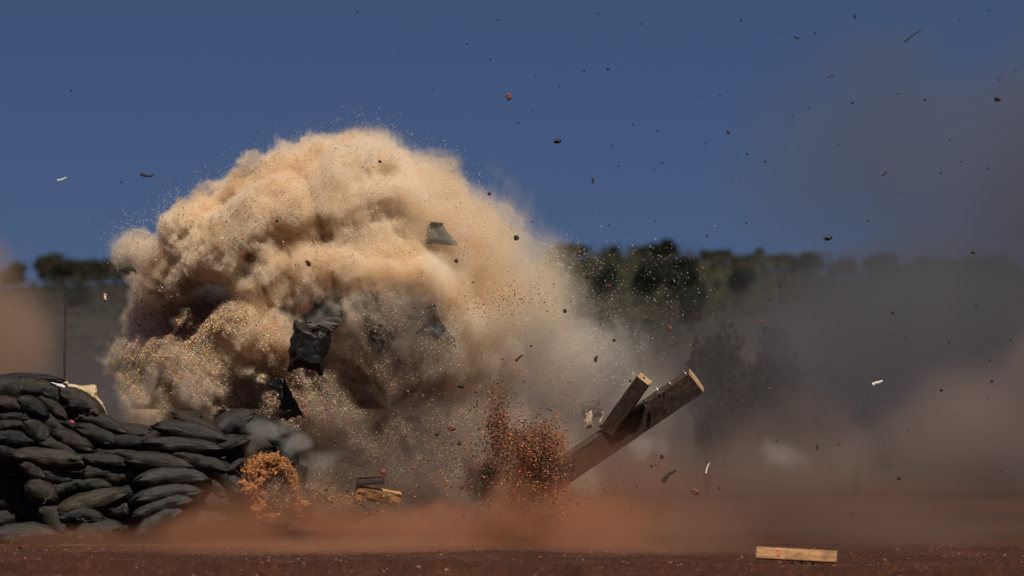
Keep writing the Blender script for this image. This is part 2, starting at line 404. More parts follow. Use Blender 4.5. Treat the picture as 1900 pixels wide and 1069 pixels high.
far = gm.n('ShaderNodeMapRange'); gm.l(sepn.outputs[1], far.inputs[0]); far.inputs[1].default_value = 40; far.inputs[2].default_value = 62
veg = gm.ramp(gm.noise(.16, 5, .6, cobj), [(.35, (.016, .018, .009)), (.55, (.034, .032, .015)), (.75, (.052, .042, .022))])
gm.l(gm.mix(far.outputs[0], c2, veg), gm.b.inputs['Base Color']); gm.b.inputs['Roughness'].default_value = .95
gm.b.inputs['Specular IOR Level'].default_value = .15
gm.bump(gm.noise(60, 6, .7, cobj), .6, .02)
ground = link('ground', np_mesh('ground', np.c_[GX.ravel(), GY.ravel(), GZ.ravel()], F, True), gm.m)
tag(ground, kind='structure')

# ================================================================== TREES ON THE HILL
def leaf_mat(name, c0, c1):
    m = Mat(name); oi = m.n('ShaderNodeObjectInfo')
    a = m.n('ShaderNodeAttribute', attribute_name='tone')
    m.l(m.mix(a.outputs['Fac'], c0, c1), m.b.inputs['Base Color']); m.b.inputs['Roughness'].default_value = .8
    m.b.inputs['Specular IOR Level'].default_value = .2
    return m.m
M_dark = leaf_mat('dark_leaves', (.008, .011, .006), (.020, .025, .012))
M_olive = leaf_mat('olive_leaves', (.020, .0195, .010), (.044, .039, .020))
mb = Mat('bark'); mb.l(mb.ramp(mb.noise(9, 4, .6, mb.coord()), [(.3, (.03, .022, .016)), (.7, (.09, .07, .05))]), mb.b.inputs['Base Color'])
mb.b.inputs['Roughness'].default_value = .95; M_bark = mb.m
def leaf_cloud(name, lobes, n, size, mat):
    """many leaf sprays spread through the lobes' volume"""
    w = np.array([l[3] ** 2.2 for l in lobes]); w /= w.sum()
    k = RNG.choice(len(lobes), n, p=w); L = np.array(lobes)[k]
    d = RNG.normal(size=(n, 3)); d /= np.linalg.norm(d, axis=1)[:, None]
    rr = RNG.random(n) ** .40
    c = L[:, :3] + d * (L[:, 3] * rr)[:, None] * np.array([1, 1, .82])
    c += (RNG.random((n, 3)) - .5) * .14
    a = RNG.normal(size=(n, 3)); a /= np.linalg.norm(a, axis=1)[:, None]
    b = np.cross(a, RNG.normal(size=(n, 3))); b /= np.linalg.norm(b, axis=1)[:, None]
    s = size * (.5 + RNG.random(n))[:, None]
    V = np.stack([c - a * s, c + b * s * .55, c + a * s, c - b * s * .55], 1).reshape(-1, 3)
    F = np.arange(n * 4).reshape(n, 4)
    tone = np.clip(RNG.random(n) * .7 + .3 * (vnoise((c[:, 0] * 2.2).astype(np.float32), (c[:, 1] * 2.2).astype(np.float32), (c[:, 2] * 2.2).astype(np.float32))), 0, 1)
    me = np_mesh(name, V, F, False, np.repeat(tone[:, None], 3, 1)); me.materials.append(mat)
    return me
def tube_bm(bm, pts, r0, r1, seg=7):
    rings = []
    for i, p in enumerate(pts):
        t = i / (len(pts) - 1); r = r0 + (r1 - r0) * t
        d = (pts[min(i + 1, len(pts) - 1)] - pts[max(i - 1, 0)]).normalized()
        u = d.orthogonal().normalized(); v = d.cross(u)
        rings.append([bm.verts.new(p + (u * math.cos(2 * math.pi * j / seg) + v * math.sin(2 * math.pi * j / seg)) * r) for j in range(seg)])
    for a, b in zip(rings, rings[1:]):
        for j in range(seg): bm.faces.new((a[j], a[(j + 1) % seg], b[(j + 1) % seg], b[j]))
    bm.faces.new(rings[0][::-1]); bm.faces.new(rings[-1])
def bm_mesh(name, bm, smooth=True):
    bmesh.ops.recalc_face_normals(bm, faces=bm.faces); me = bpy.data.meshes.new(name); bm.to_mesh(me); bm.free()
    if smooth: me.polygons.foreach_set('use_smooth', [True] * len(me.polygons))
    return me
TREES = []
for v in range(5):
    lobes = []
    for i in range(9 + v * 2):
        a = random.uniform(0, 6.28); rr = random.uniform(0, .62) ; z = random.uniform(.42, .84) - rr * .22
        lobes.append((math.cos(a) * rr * .8, math.sin(a) * rr * .8, z, random.uniform(.15, .30)))
    bm = bmesh.new()
    top = Vector((random.uniform(-.06, .06), 0, .6))
    tube_bm(bm, [Vector((0, 0, -.08)), Vector((.02, 0, .15)), top * .55, top], .055, .02)
    for l in lobes[:6]: tube_bm(bm, [top * random.uniform(.4, .8), Vector(l[:3]) * .7 + top * .15, Vector(l[:3])], .018, .006, 5)
    tm = bm_mesh('trunk', bm)
    TREES.append((lobes, tm, {}))
def tree(px, top, wpx, y, dark=True, label='', v=0, hpx=None, group=None):
    x = PX(px, y); z0 = hillz(x, y); s = FPX / (CAM_D + y)
    H = max(PZ(top, y) - z0, .8) if hpx is None else hpx / s
    lobes, tm, cache = TREES[v % 5]
    key = dark
    if key not in cache: cache[key] = leaf_cloud('crown', lobes, 9000, .034, M_dark if dark else M_olive)
    t = bpy.data.objects.new('tree', None); COL.objects.link(t); t.location = (x, y, z0 if hpx is None else PZ(top, y) - H)
    t.scale = (wpx / s / 1.5, wpx / s / 1.5, H / 1.0); t.rotation_euler = (0, 0, v * 1.3)
    tag(t, label, 'tree', group)
    link('trunk', tm, M_bark, t); link('crown', cache[key], None, t)
    return t
tree(1237, 441, 92, 172, True, 'tall round dark tree standing highest on the skyline right of the plume', 0)
tree(1186, 456, 62, 176, True, 'dark bushy tree just left of the highest round skyline tree', 1)
tree(1138, 461, 54, 176, True, 'small dark tree on the skyline, second left of the highest round tree', 2)
tree(1050, 452, 92, 178, False, 'olive green tree on the skyline at the right edge of the plume', 3)
tree(1328, 460, 74, 176, False, 'low brownish tree on the skyline just right of the highest round tree', 4)
tree(1408, 461, 56, 182, True, 'small dark skyline tree half lost in smoke', 2)
tree(1252, 474, 118, 150, True, 'large dark tree on the slope directly below the highest skyline tree', 1)
tree(1205, 480, 78, 146, True, 'dark tree on the slope touching the left of the large dark tree', 3)
tree(1284, 520, 66, 132, True, 'dark lower tree at the right foot of the large dark slope tree', 4)
tree(1376, 494, 62, 150, True, 'small dark spreading tree alone on the olive slope', 3, hpx=60)
tree(1130, 492, 90, 150, True, 'dark tree on the slope behind the speckled right rim of the plume', 2)
tree(1500, 466, 120, 172, False, 'broad olive tree on the skyline fading into grey smoke', 0)
tree(1440, 470, 90, 176, False, 'olive tree on the skyline between the small dark tree and the smoke', 1)
tree(1380, 470, 70, 178, False, 'pale olive crown on the skyline beside the small dark tree', 4)
tree(1312, 606, 180, 25.5, True, 'dark bush in the smoke above the end of the long beam', 1)
tree(1436, 594, 240, 25.5, True, 'tall dark shape of a tree deep in the brown smoke', 0)
tree(1585, 655, 260, 26.5, True, 'dark bush furthest right in the brown smoke', 4)
tree(85, 468, 100, 176, False, 'olive tree on the skyline beside the brown puff at the left', 1)
for (tx, tt, tw, tv, tl) in ((30, 486, 100, 2, 'olive crown on the skyline half inside the brown puff'), (118, 479, 84, 3, 'olive crown on the skyline right above the thin pole'), (182, 483, 90, 0, 'olive crown on the skyline between the pole and the plume'), (250, 480, 96, 4, 'olive crown on the skyline touching the left bulge of the plume')):
    tree(tx, tt, tw, 171, False, tl, tv)
tree(215, 478, 95, 176, True, 'dark tree on the skyline at the left rim of the plume', 3)
tree(150, 476, 90, 178, True, 'dark tree on the skyline between the brown puff and the plume', 4)
tree(148, 522, 74, 132, True, 'dark round bush low on the slope above the left end of the wall', 0, hpx=60)
rt = random.Random(3); ORD = ['first', 'second', 'third', 'fourth', 'fifth', 'sixth', 'seventh', 'eighth']
for i in range(8):
    tree(1575 + i * 62 + rt.uniform(-12, 12), 474 + rt.uniform(-6, 14), rt.uniform(80, 115), 174 + rt.uniform(-8, 8), rt.random() < .4,
         f'{ORD[i]} tree right of the broad olive tree on the smoke veiled skyline', i, group='hilltop trees veiled by smoke')
# scrub on the slope: nobody could count it
n = 120000
sx = (RNG.random(n) - .5) * 90; sy = 60 + RNG.random(n) ** .6 * 118
cl = vnoise((sx * .22).astype(np.float32), (sy * .22).astype(np.float32), np.zeros(n, np.float32))
h = .12 + (1.1 + .9 * (sy > 158)) * np.clip(cl - .30, 0, 1) * RNG.random(n)
c = np.c_[sx, sy, hill(sx, sy) + h]
a = RNG.normal(size=(n, 3)); a /= np.linalg.norm(a, axis=1)[:, None]; b = np.cross(a, RNG.normal(size=(n, 3))); b /= np.linalg.norm(b, axis=1)[:, None]
s_ = (.05 + .09 * RNG.random(n))[:, None]
me = np_mesh('scrub', np.stack([c - a * s_, c + b * s_ * .6, c + a * s_, c - b * s_ * .6], 1).reshape(-1, 3), np.arange(n * 4).reshape(n, 4), False, np.repeat(np.clip(cl * 1.3 - .2 + RNG.random(n) * .3, 0, 1)[:, None], 3, 1))
tag(link('scrub', me, M_olive), 'olive scrub covering the hill slope', 'scrub', kind='stuff')

# ================================================================== SANDBAG WALL
def bag_mat(name, c0, c1, rough=.5, dust=.25):
    m = Mat(name); c = m.coord(); oi = m.n('ShaderNodeObjectInfo')
    add = m.n('ShaderNodeVectorMath', operation='ADD'); m.l(c, add.inputs[0])
    sc = m.n('ShaderNodeVectorMath', operation='SCALE'); sc.inputs[0].default_value = (9, 4, 7); m.l(oi.outputs['Random'], sc.inputs['Scale']); m.l(sc.outputs[0], add.inputs[1])
    v = add.outputs[0]
    base = m.mix(m.ramp(m.noise(3, 4, .6, v), [(.3, .0), (.7, 1.)]), c0, c1)
    base = m.mix(oi.outputs['Random'], base, m.mix(.5, base, (.014, .012, .010)))
    dn = m.math('MULTIPLY', m.ramp(m.noise(5, 6, .7, v), [(.5, .0), (.72, 1.)]), dust)
    base = m.mix(dn, base, (.085, .055, .036))
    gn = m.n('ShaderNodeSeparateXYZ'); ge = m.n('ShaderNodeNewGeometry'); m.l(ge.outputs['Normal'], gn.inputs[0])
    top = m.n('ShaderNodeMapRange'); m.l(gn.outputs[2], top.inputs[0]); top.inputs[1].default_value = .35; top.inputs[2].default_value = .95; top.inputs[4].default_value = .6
    base = m.mix(m.math('MULTIPLY', top.outputs[0], m.ramp(m.noise(11, 5, .7, v), [(.3, .3), (.65, 1.)])), base, (.034, .027, .021))  # dust on upward faces, also painting in the sheen of the top edges
    m.l(base, m.b.inputs['Base Color'])
    m.l(m.ramp(m.noise(7, 3, .5, v), [(.3, rough - .14), (.7, rough + .12)]), m.b.inputs['Roughness'])
    w1 = m.n('ShaderNodeTexWave'); w1.inputs['Scale'].default_value = 26; w1.inputs['Distortion'].default_value = 1.2; m.l(v, w1.inputs[0])
    hgt = m.math('ADD', m.math('MULTIPLY', w1.outputs[1], .12), m.noise(9, 5, .6, m.mapping(v, (.6, 1, 1.6)), .8))
    wv = m.noise(130, 2, .5, m.mapping(v, (1, 1, .5))); hgt = m.math('ADD', hgt, m.math('MULTIPLY', wv, .25))
    m.bump(hgt, .5, .025); m.b.inputs['Specular IOR Level'].default_value = .30
    return m.m
BM = {'g': bag_mat('dark_green_weave', (.0055, .0060, .0050), (.013, .0135, .0105), .40),
      'k': bag_mat('black_weave', (.0024, .0025, .0028), (.0048, .0050, .0052), .42, .08),
      'b': bag_mat('brown_green_weave', (.013, .010, .0065), (.027, .0195, .0115), .5, .35),
      'o': bag_mat('olive_weave', (.020, .017, .010), (.036, .030, .016), .5, .3),
      'r': bag_mat('red_brown_weave', (.012, .008, .007), (.021, .0138, .0115), .45, .22),
      's': bag_mat('grey_weave', (.018, .018, .0175), (.032, .032, .030), .4, .2),
      'c': bag_mat('dusty_grey_cloth', (.070, .068, .062), (.12, .115, .10), .7, .6),
      't': bag_mat('grey_green_sacking', (.045, .056, .050), (.085, .10, .09), .6, .5)}
def bag_geometry(seed, nu=44, nv=28, bend=0.0, ear=0.0):
    rs = np.random.default_rng(seed); ph = rs.random(8) * 6.28
    t = np.linspace(-1, 1, nu); t = np.sign(t) * np.abs(t) ** .85
    a = np.linspace(0, 2 * math.pi, nv, endpoint=False)
    T, A = np.meshgrid(t, a, indexing='ij')
    at = np.abs(T)
    tb = np.clip(at / .93, 0, 1); hT = .5 * (np.clip(1 - tb ** 2.7, 0, 1) ** .72) + .04 + ear * .10 * np.clip(T - .82, 0, 1) * 5
    hW = .5 * (np.clip(1 - at ** 5, 0, 1) ** .5) * .9 + .10
    ca, sa = np.cos(A), np.sin(A)
    e = .78
    cx = np.sign(ca) * np.abs(ca) ** e; sx_ = np.sign(sa) * np.abs(sa) ** e
    fold = 1 + (at ** 2) * .15 * np.sin(A * 9 + ph[0] + 3 * T) + .02 * np.sin(A * 5 + T * 6 + ph[1]) + .02 * np.sin(A * 3 - T * 11 + ph[2])
    X = T * .5 + .02 * np.sin(A * 2 + ph[3]) * at
    Yc = cx * hW * fold; Zc = sx_ * hT * fold
    nn = fbm((X * 5 + seed).astype(np.float32), (Yc * 3).astype(np.float32), (Zc * 3).astype(np.float32), 3) - .5
    Zc += nn * .08 * (1 - at ** 6); Yc += nn * .08
    cr = fbm((X * 9 + seed * 3).astype(np.float32), (Yc * 2 + 4).astype(np.float32), (Zc * 7).astype(np.float32), 3, billow=True)
    Zc -= cr * .055 * np.sign(sa) * (1 - at ** 8); Yc -= cr * .035 * np.sign(ca)
    Zc += bend * (.25 - X ** 2) * 1.2
    V = np.stack([X, Yc, Zc], -1).reshape(-1, 3)
    I = np.arange(nu * nv).reshape(nu, nv); J = np.roll(I, -1, 1)
    F = np.stack([I[:-1], J[:-1], J[1:], I[1:]], -1).reshape(-1, 4)
    c0 = len(V); V = np.r_[V, [V[:nv].mean(0)], [V[c0 - nv:c0].mean(0)]]
    caps = [[c0, I[0, (j + 1) % nv], I[0, j], c0] for j in range(nv)]
    caps2 = [[c0 + 1, I[-1, j], I[-1, (j + 1) % nv], c0 + 1] for j in range(nv)]
    me = np_mesh('sandbag', V, F, True)
    bm = bmesh.new(); bm.from_mesh(me)
    bm.verts.ensure_lookup_table()
    for row in (0, nu - 1):
        vs = [bm.verts[row * nv + j] for j in range(nv)]
        bm.faces.new(vs if row else vs[::-1])
    bmesh.ops.delete(bm, geom=[v for v in bm.verts if not v.link_faces], context='VERTS')
    bmesh.ops.recalc_face_normals(bm, faces=bm.faces)
    bm.to_mesh(me); bm.free(); me.polygons.foreach_set('use_smooth', [True] * len(me.polygons))
    return me
BAGS = [bag_geometry(s, bend=b, ear=e) for s, b, e in ((1, .15, 0), (2, .45, 1), (3, .3, 1), (4, .05, 0), (5, .7, 0), (6, .4, 0), (7, .25, 1))]
BAGM = {}
def bag_mesh(v, m):
    if (v, m) not in BAGM:
        me = BAGS[v].copy(); me.materials.append(BM[m]); BAGM[(v, m)] = me
    return BAGM[(v, m)]
tie_m = Mat('pale_cord'); tie_m.b.inputs['Base Color'].default_value = (.22, .19, .16, 1); tie_m.b.inputs['Roughness'].default_value = .7
def tie_mesh():
    bm = bmesh.new()
    tube_bm(bm, [Vector((0, 0, 0)), Vector((.02, -.01, .035)), Vector((.012, -.02, .075)), Vector((-.02, -.015, .10))], .003, .002, 5)
    tube_bm(bm, [Vector((0, 0, 0)), Vector((.03, -.02, -.02)), Vector((.055, -.02, -.06)), Vector((.04, -.02, -.09))], .003, .002, 5)
    return bm_mesh('tie', bm)
TIE = tie_mesh(); TIE.materials.append(tie_m.m)
rb = random.Random(5); NB = [0]
def bag(cx, cyp, ln, th, ang, m, label, y=None, v=None, wd=.36, tie=None, group='sandbags of the wall', thk=1.32):
    i = NB[0]; NB[0] += 1
    if y is None: y = -.10 + rb.uniform(-.05, .05) - max(0, (cyp - 700)) / 300 * .25
    o = link('sandbag', bag_mesh(i % 7 if v is None else v, m))
    o.location = P(cx, cyp, y); s = 180 * 40 / (40 + y)
    o.rotation_euler = (R(rb.uniform(-14, 6)), R(ang), R(rb.uniform(-9, 9)))
    o.scale = (ln * 1.26 / s, wd, th * thk * 1.0 / s)
    tag(o, label, 'sandbag', group)
    if tie:
        t = link('tie', TIE, None, o); mw = Matrix.LocRotScale(o.location, o.rotation_euler, o.scale)
        t.matrix_parent_inverse = mw.inverted(); t.location = P(tie[0], tie[1], y - .19); t.rotation_euler = (0, R(tie[2]), 0); t.scale = (.65, .65, .65)
    return o
bag(67, 703, 96, 14, 5, 'k', 'flat black sandbag lying behind the top left bags', y=.12, v=3)
bag(12, 722, 84, 36, 0, 'g', 'large plump dark green sandbag at the top left corner of the wall', v=0)
bag(62, 728, 78, 30, 6, 'b', 'brown sandbag with a pale crease on top of the wall', v=5, tie=(38, 712, 30))
bag(114, 741, 70, 36, 26, 'k', 'black sandbag sloping down beside the brown bag on top', v=0)
bag(152, 751, 80, 32, 33, 'b', 'olive brown sandbag leaning against the torn tan sack', v=0)
bag(148, 756, 42, 22, 12, 'k', 'short black sandbag with its mouth gaping under the olive brown one', v=6, y=-.22)
bag(178, 783, 120, 26, 22, 'g', 'long dark green sandbag running down the slope of the wall', v=3, y=-.18, tie=(148, 770, 80))
bag(20, 750, 84, 22, 8, 'r', 'thin reddish sandbag under the large plump corner bag')
bag(64, 758, 62, 26, 25, 'k', 'small black sandbag tilted under the brown creased bag')
bag(103, 763, 66, 22, 36, 'r', 'narrow reddish brown sandbag tilted steeply below the black one')
bag(26, 775, 86, 27, 5, 'k', 'black sandbag in the third course at the left edge')
bag(90, 791, 80, 34, 30, 'g', 'plump dark green sandbag tilted in the middle of the left part')
bag(140, 794, 66, 18, 22, 'r', 'thin red brown sandbag just below the long sloping bag')
bag(183, 808, 80, 27, 22, 'g', 'dark green sandbag below the lower end of the long sloping bag')
bag(236, 801, 92, 22, 5, 'r', 'purplish brown sandbag at the bottom of the dip in the wall top', v=0)
bag(18, 798, 72, 20, -4, 'k', 'black sandbag with a white fleck at the left edge')
bag(68, 806, 56, 32, 38, 'g', 'short dark green sandbag hanging over steeply at the left')
bag(138, 819, 74, 27, 23, 'r', 'purple brown sandbag in the middle of the left part')
bag(236, 822, 82, 24, 3, 'k', 'black sandbag under the purplish bag of the dip', v=5)
bag(28, 819, 70, 28, 10, 'k', 'bluish black sandbag near the left edge')
bag(110, 828, 74, 22, 23, 'r', 'dull brown sandbag above the olive one')
bag(224, 840, 92, 19, 5, 'g', 'thin dark green sandbag two below the dip of the wall')
bag(20, 846, 60, 26, 20, 'k', 'black sandbag in the shade left of the olive bag')
bag(92, 855, 120, 30, 5, 'o', 'long olive sandbag with a torn pale tail', v=0, y=-.30, tie=(147, 856, -15))
bag(193, 852, 104, 20, 7, 'g', 'long thin dark green sandbag right of the olive one')
bag(180, 873, 126, 27, 1, 'b', 'long brown green sandbag below the olive one', v=3)
bag(62, 878, 50, 27, 36, 'r', 'short reddish sandbag tilted at the edge of the black hollow')
bag(106, 889, 68, 30, 14, 's', 'grey green sandbag with a shiny crease in the lower wall', v=2)
bag(170, 898, 78, 23, 5, 'g', 'green sandbag right of the grey creased one')
bag(230, 891, 66, 26, -6, 'r', 'reddish sandbag in the shade at the foot of the dip')
bag(12, 872, 66, 32, 14, 'k', 'black sandbag at the top of the dark hollow at the left edge', y=.14)
bag(12, 905, 70, 36, 0, 'k', 'black sandbag in the middle of the dark hollow at the left edge', y=.14)
bag(20, 940, 80, 38, 4, 'k', 'black sandbag low in the dark hollow at the left edge', y=.14)
bag(10, 970, 70, 32, -5, 'k', 'black sandbag at the floor of the dark hollow at the left edge', y=.14)
bag(76, 917, 56, 34, 28, 'b', 'brown sandbag with a drooping pale corner', tie=(85, 925, 60))
bag(122, 914, 66, 26, -18, 'k', 'black sandbag with two shiny folds', v=5)
bag(170, 931, 120, 31, -16, 'o', 'long olive brown sandbag rising to the right near the ground', v=3, y=-.34)
bag(248, 921, 70, 26, -3, 'k', 'black sandbag right of the long olive brown one')
bag(232, 948, 90, 28, 3, 'k', 'black sandbag with a small pale knot low in the wall', tie=(230, 944, 10))
bag(152, 962, 80, 28, 0, 'k', 'black sandbag with a white tied corner near the ground', tie=(154, 962, 120))
bag(102, 966, 60, 34, 52, 'b', 'brown sandbag standing nearly on end near the ground')
bag(52, 946, 66, 34, 40, 'k', 'black sandbag tilted right of the dark hollow', y=.08)
bag(182, 988, 80, 34, -10, 'b', 'brown sandbag with a pale knotted neck on the ground', y=-.42, tie=(184, 992, 130))
bag(232, 984, 90, 34, 4, 'k', 'black sandbag in the bottom course near the fanned end', y=-.2)
bag(120, 998, 80, 28, 3, 'k', 'black sandbag half sunk in red dust on the ground', y=-.3)
bag(44, 999, 112, 34, -3, 's', 'grey green sandbag lying loose on the red ground at the left', v=1, y=-.62, tie=(20, 1004, 40))
# the part being pushed over by the blast
bag(327, 793, 92, 20, -32, 'k', 'black sandbag forming the left slope of the peak', v=3, y=-.12)
bag(372, 789, 96, 22, 24, 'r', 'dark brown sandbag forming the right slope of the peak', v=3, y=-.14)
bag(284, 813, 72, 20, -30, 'r', 'brown sandbag lying against the foot of the peak')
bag(356, 809, 124, 30, 13, 'g', 'plump green black sandbag just below the peak', v=5, y=-.24)
bag(338, 831, 136, 26, 4, 'g', 'long dark green sandbag with a shiny ridge below the peak', v=3, y=-.30)
bag(432, 786, 72, 30, -24, 's', 'bluish grey sandbag with its pointed end thrown up', v=2, y=-.05)
bag(414, 828, 84, 28, -13, 'g', 'dark green sandbag under the thrown up pointed one', y=-.22)
bag(474, 806, 96, 38, 16, 'g', 'arched greenish sandbag bending over in the pale dust', v=4, y=-.02)
bag(462, 836, 74, 34, 0, 'b', 'brownish sandbag under the arched one', y=-.12)
bag(520, 842, 62, 40, 35, 'k', 'black sandbag sinking into dust above the orange soil burst', y=.1)
bag(298, 861, 110, 28, 8, 'r', 'brown sandbag with a striped top at the left of the fan', v=5, y=-.34)
bag(372, 860, 104, 30, 17, 'g', 'green grey sandbag sliding down at the middle of the fan', v=1, y=-.28)
bag(410, 884, 90, 30, 38, 's', 'grey sandbag bent downwards at the right of the fan', v=4, y=-.24)
bag(462, 858, 80, 28, 0, 'k', 'black sandbag above the orange soil burst', y=-.05)
bag(318, 893, 118, 28, -2, 's', 'grey brown sandbag, top one of the fanned end', v=4, y=-.42)
bag(386, 902, 80, 30, 26, 'b', 'brown sandbag drooping into the dust behind the fan', v=4, y=-.2)
bag(310, 920, 112, 27, -8, 's', 'grey brown sandbag, second down in the fanned end', v=4, y=-.44)
bag(304, 947, 108, 27, -16, 's', 'grey brown sandbag, third down in the fanned end', v=4, y=-.46)
bag(300, 974, 96, 28, -30, 's', 'grey brown sandbag, lowest and steepest of the fanned end', v=4, y=-.48)
bag(380, 932, 96, 34, 4, 'b', 'brown sandbag half hidden in dust right of the fan', y=-.2)
bag(362, 966, 100, 36, -8, 'b', 'brown sandbag at ground level right of the fan', y=-.2)
bag(440, 905, 84, 40, 20, 'k', 'dark sandbag in dust left of the orange soil burst', y=.0)
bag(438, 950, 100, 44, 4, 'k', 'dark sandbag on the ground left of the orange soil burst', y=.0)
bag(438, 864, 32, 14, -38, 's', 'small pale pointed bag corner flicked up at the right of the fan', y=-.42, v=2, thk=1.0, wd=.1)
bag(566, 940, 84, 44, 8, 'k', 'dark torn sandbag on the ground right of the orange soil burst', y=-.3)
bag(628, 958, 96, 36, -6, 'b', 'brown sandbag buried in dust below the small plank', y=-.3)
# rear course, seen in the gaps
q = 0
for r_, (x0, x1, yy) in enumerate(((0, 60, 745), (0, 110, 775), (0, 250, 808), (0, 300, 842), (0, 430, 876), (0, 430, 910), (0, 430, 945), (0, 430, 980))):
    for k in range(int((x1 - x0) / 85) + 1):
        bag(x0 + 20 + k * 85 + (r_ % 2) * 30, yy, 104, 36, rb.uniform(-6, 8), 'k', 'black sandbag of the rear course glimpsed in the gaps', y=.22, group='rear course of the sandbag wall')

# ================================================================== FLYING AND TORN PIECES
def pillow_patch(name, corners, y, thick, mat, n=18, crumple=.05, seed=0, dy=(0, 0, 0, 0), flat=False, warp=1.0):
    """a crumpled closed patch of cloth between four photo corners, with real thickness"""
    c = [P(px, py, y + d) for (px, py), d in zip(corners, dy)]
    cen = sum(c, Vector()) / 4; c = [v - cen for v in c]
    u = np.linspace(0, 1, n); U, Vv = np.meshgrid(u, u, indexing='ij')
    C = np.array([list(v) for v in c])
    Pp = (C[0][None, None] * ((1 - U) * (1 - Vv))[..., None] + C[1][None, None] * (U * (1 - Vv))[..., None] + C[2][None, None] * (U * Vv)[..., None] + C[3][None, None] * ((1 - U) * Vv)[..., None])
    f1 = Pp.astype(np.float32) * 6 + seed
    ed = np.minimum(np.minimum(U, 1 - U), np.minimum(Vv, 1 - Vv)); prof = np.clip(ed * 5, 0, 1) ** .6
    nz = fbm(f1[..., 0], f1[..., 1] + 3, f1[..., 2], 4, billow=True) - .4
    ne = fbm(f1[..., 0] * 1.7 + 9, f1[..., 1], f1[..., 2] * 1.7, 3) - .5
    Pp = Pp.copy(); big = fbm(f1[..., 0] * .7 + 21, f1[..., 1], f1[..., 2] * .7, 2) - .5; tear = fbm(f1[..., 0] * 4 + 2, f1[..., 1], f1[..., 2] * 4, 3) - .5
    Pp[..., 0] += ne * crumple * 1.6 + (big * .10 + tear * .035) * warp; Pp[..., 2] += nz * crumple * 1.5 + (np.roll(big, 5, 0) * .10 + tear.T * .035) * warp
    nrm = Vector(c[1] - c[0]).cross(c[3] - c[0]).normalized()
    if nrm.y > 0: nrm = -nrm
    N_ = np.array(list(nrm))
    A = Pp + N_ * ((.5 if not flat else .15) * thick * prof + nz * crumple)[..., None]
    Bq = Pp - N_ * (.5 * thick * prof * (1 if not flat else .3) + .004 - nz * crumple * (1 if flat else 0))[..., None]
    V = np.r_[A.reshape(-1, 3), Bq.reshape(-1, 3)]; I = np.arange(n * n).reshape(n, n); m_ = n * n
    F = [np.stack([I[:-1, :-1], I[1:, :-1], I[1:, 1:], I[:-1, 1:]], -1).reshape(-1, 4)]
    F.append(F[0][:, ::-1] + m_)
    ring = np.r_[I[0, :-1], I[:-1, -1], I[-1, :0:-1], I[:0:-1, 0]]; rn = np.roll(ring, -1)
    F.append(np.stack([ring, rn, rn + m_, ring + m_], -1))
    me = np_mesh(name, V, np.concatenate(F), True); me.materials.append(mat)
    bm = bmesh.new(); bm.from_mesh(me); bmesh.ops.recalc_face_normals(bm, faces=bm.faces); bm.to_mesh(me); bm.free()
    o = link(name, me, None, None, cen)
    return o
def under(child, parent):
    child.parent = parent; child.matrix_parent_inverse = Matrix.Translation(parent.location).inverted()
fb = pillow_patch('flying_sandbag', [(548, 588), (618, 610), (600, 700), (530, 684)], -.60, .26, BM['k'], 34, .035, 3)
tag(fb, 'burst black sandbag hanging upright in front of the plume', 'sandbag')
cl_ = pillow_patch('loose_mouth', [(572, 556), (632, 538), (640, 598), (574, 600)], veil(604, 570, .22), .05, BM['c'], 26, .07, 8); cl_['label'] = 'grey torn mouth of the bag blown open'
under(cl_, fb)
fd = pillow_patch('rolled_edge', [(572, 596), (632, 600), (622, 616), (566, 600)], -.68, .06, BM['c'], 14, .03, 12); under(fd, fb)
t1 = pillow_patch('torn_sack', [(797, 411), (820, 413), (853, 458), (789, 450)], veil(815, 435, .35), .10, BM['t'], 26, .035, 5, warp=.3)
tag(t1, 'torn grey green piece of sack flying high in the tan plume', 'torn sack')
e1 = pillow_patch('rolled_edge', [(800, 412), (822, 414), (818, 421), (798, 419)], veil(815, 435, .25) - .03, .05, BM['s'], 10, .01, 15, warp=.2); under(e1, t1)
t2 = pillow_patch('torn_tarpaulin', [(648, 548), (692, 536), (756, 682), (706, 655)], min(veil(670, 560, .55), veil(730, 650, .7)), .10, BM['k'], 26, .08, 25)
tag(t2, 'dark torn sheet trailing diagonally through the middle of the plume', 'torn sheet')
t3 = pillow_patch('torn_sack', [(512, 705), (534, 690), (566, 770), (528, 775)], -.30, .14, BM['k'], 22, .08, 33)
t7 = pillow_patch('torn_tarpaulin', [(700, 545), (800, 552), (850, 650), (760, 620)], min(veil(760, 580, 1.3), veil(810, 620, 1.3)), .08, BM['k'], 24, .07, 61)
tag(t7, 'wide dark sheet almost swallowed by dust right of the trailing dark sheet', 'torn sheet')
tag(t3, 'ragged black scrap of sack below the burst flying sandbag', 'torn sack')
kraft = Mat('tan_sack'); kc = kraft.coord()
kraft.l(kraft.ramp(kraft.noise(9, 5, .7, kc), [(.3, (.30, .20, .11)), (.7, (.52, .38, .23))]), kraft.b.inputs['Base Color']); kraft.b.inputs['Roughness'].default_value = .9
kraft.bump(kraft.noise(30, 4, .6, kc), .8, .02)
t4 = pillow_patch('torn_tan_sack', [(120, 712), (168, 712), (200, 772), (146, 764)], -.04, .12, kraft.m, 26, .05, 41)
tag(t4, 'torn tan sack spilling sand behind the top of the sandbag wall', 'sack')
whm = Mat('white_cord'); whm.b.inputs['Base Color'].default_value = (.62, .60, .56, 1); whm.b.inputs['Roughness'].default_value = .5
t5 = pillow_patch('white_strip', [(88, 713), (112, 717), (126, 724), (100, 719)], -.26, .02, whm.m, 14, .012, 44)
tag(t5, 'crumpled white strip lying over the top bags of the wall', 'strip')
redm = Mat('red_plastic'); redm.b.inputs['Base Color'].default_value = (.55, .06, .08, 1); redm.b.inputs['Roughness'].default_value = .4
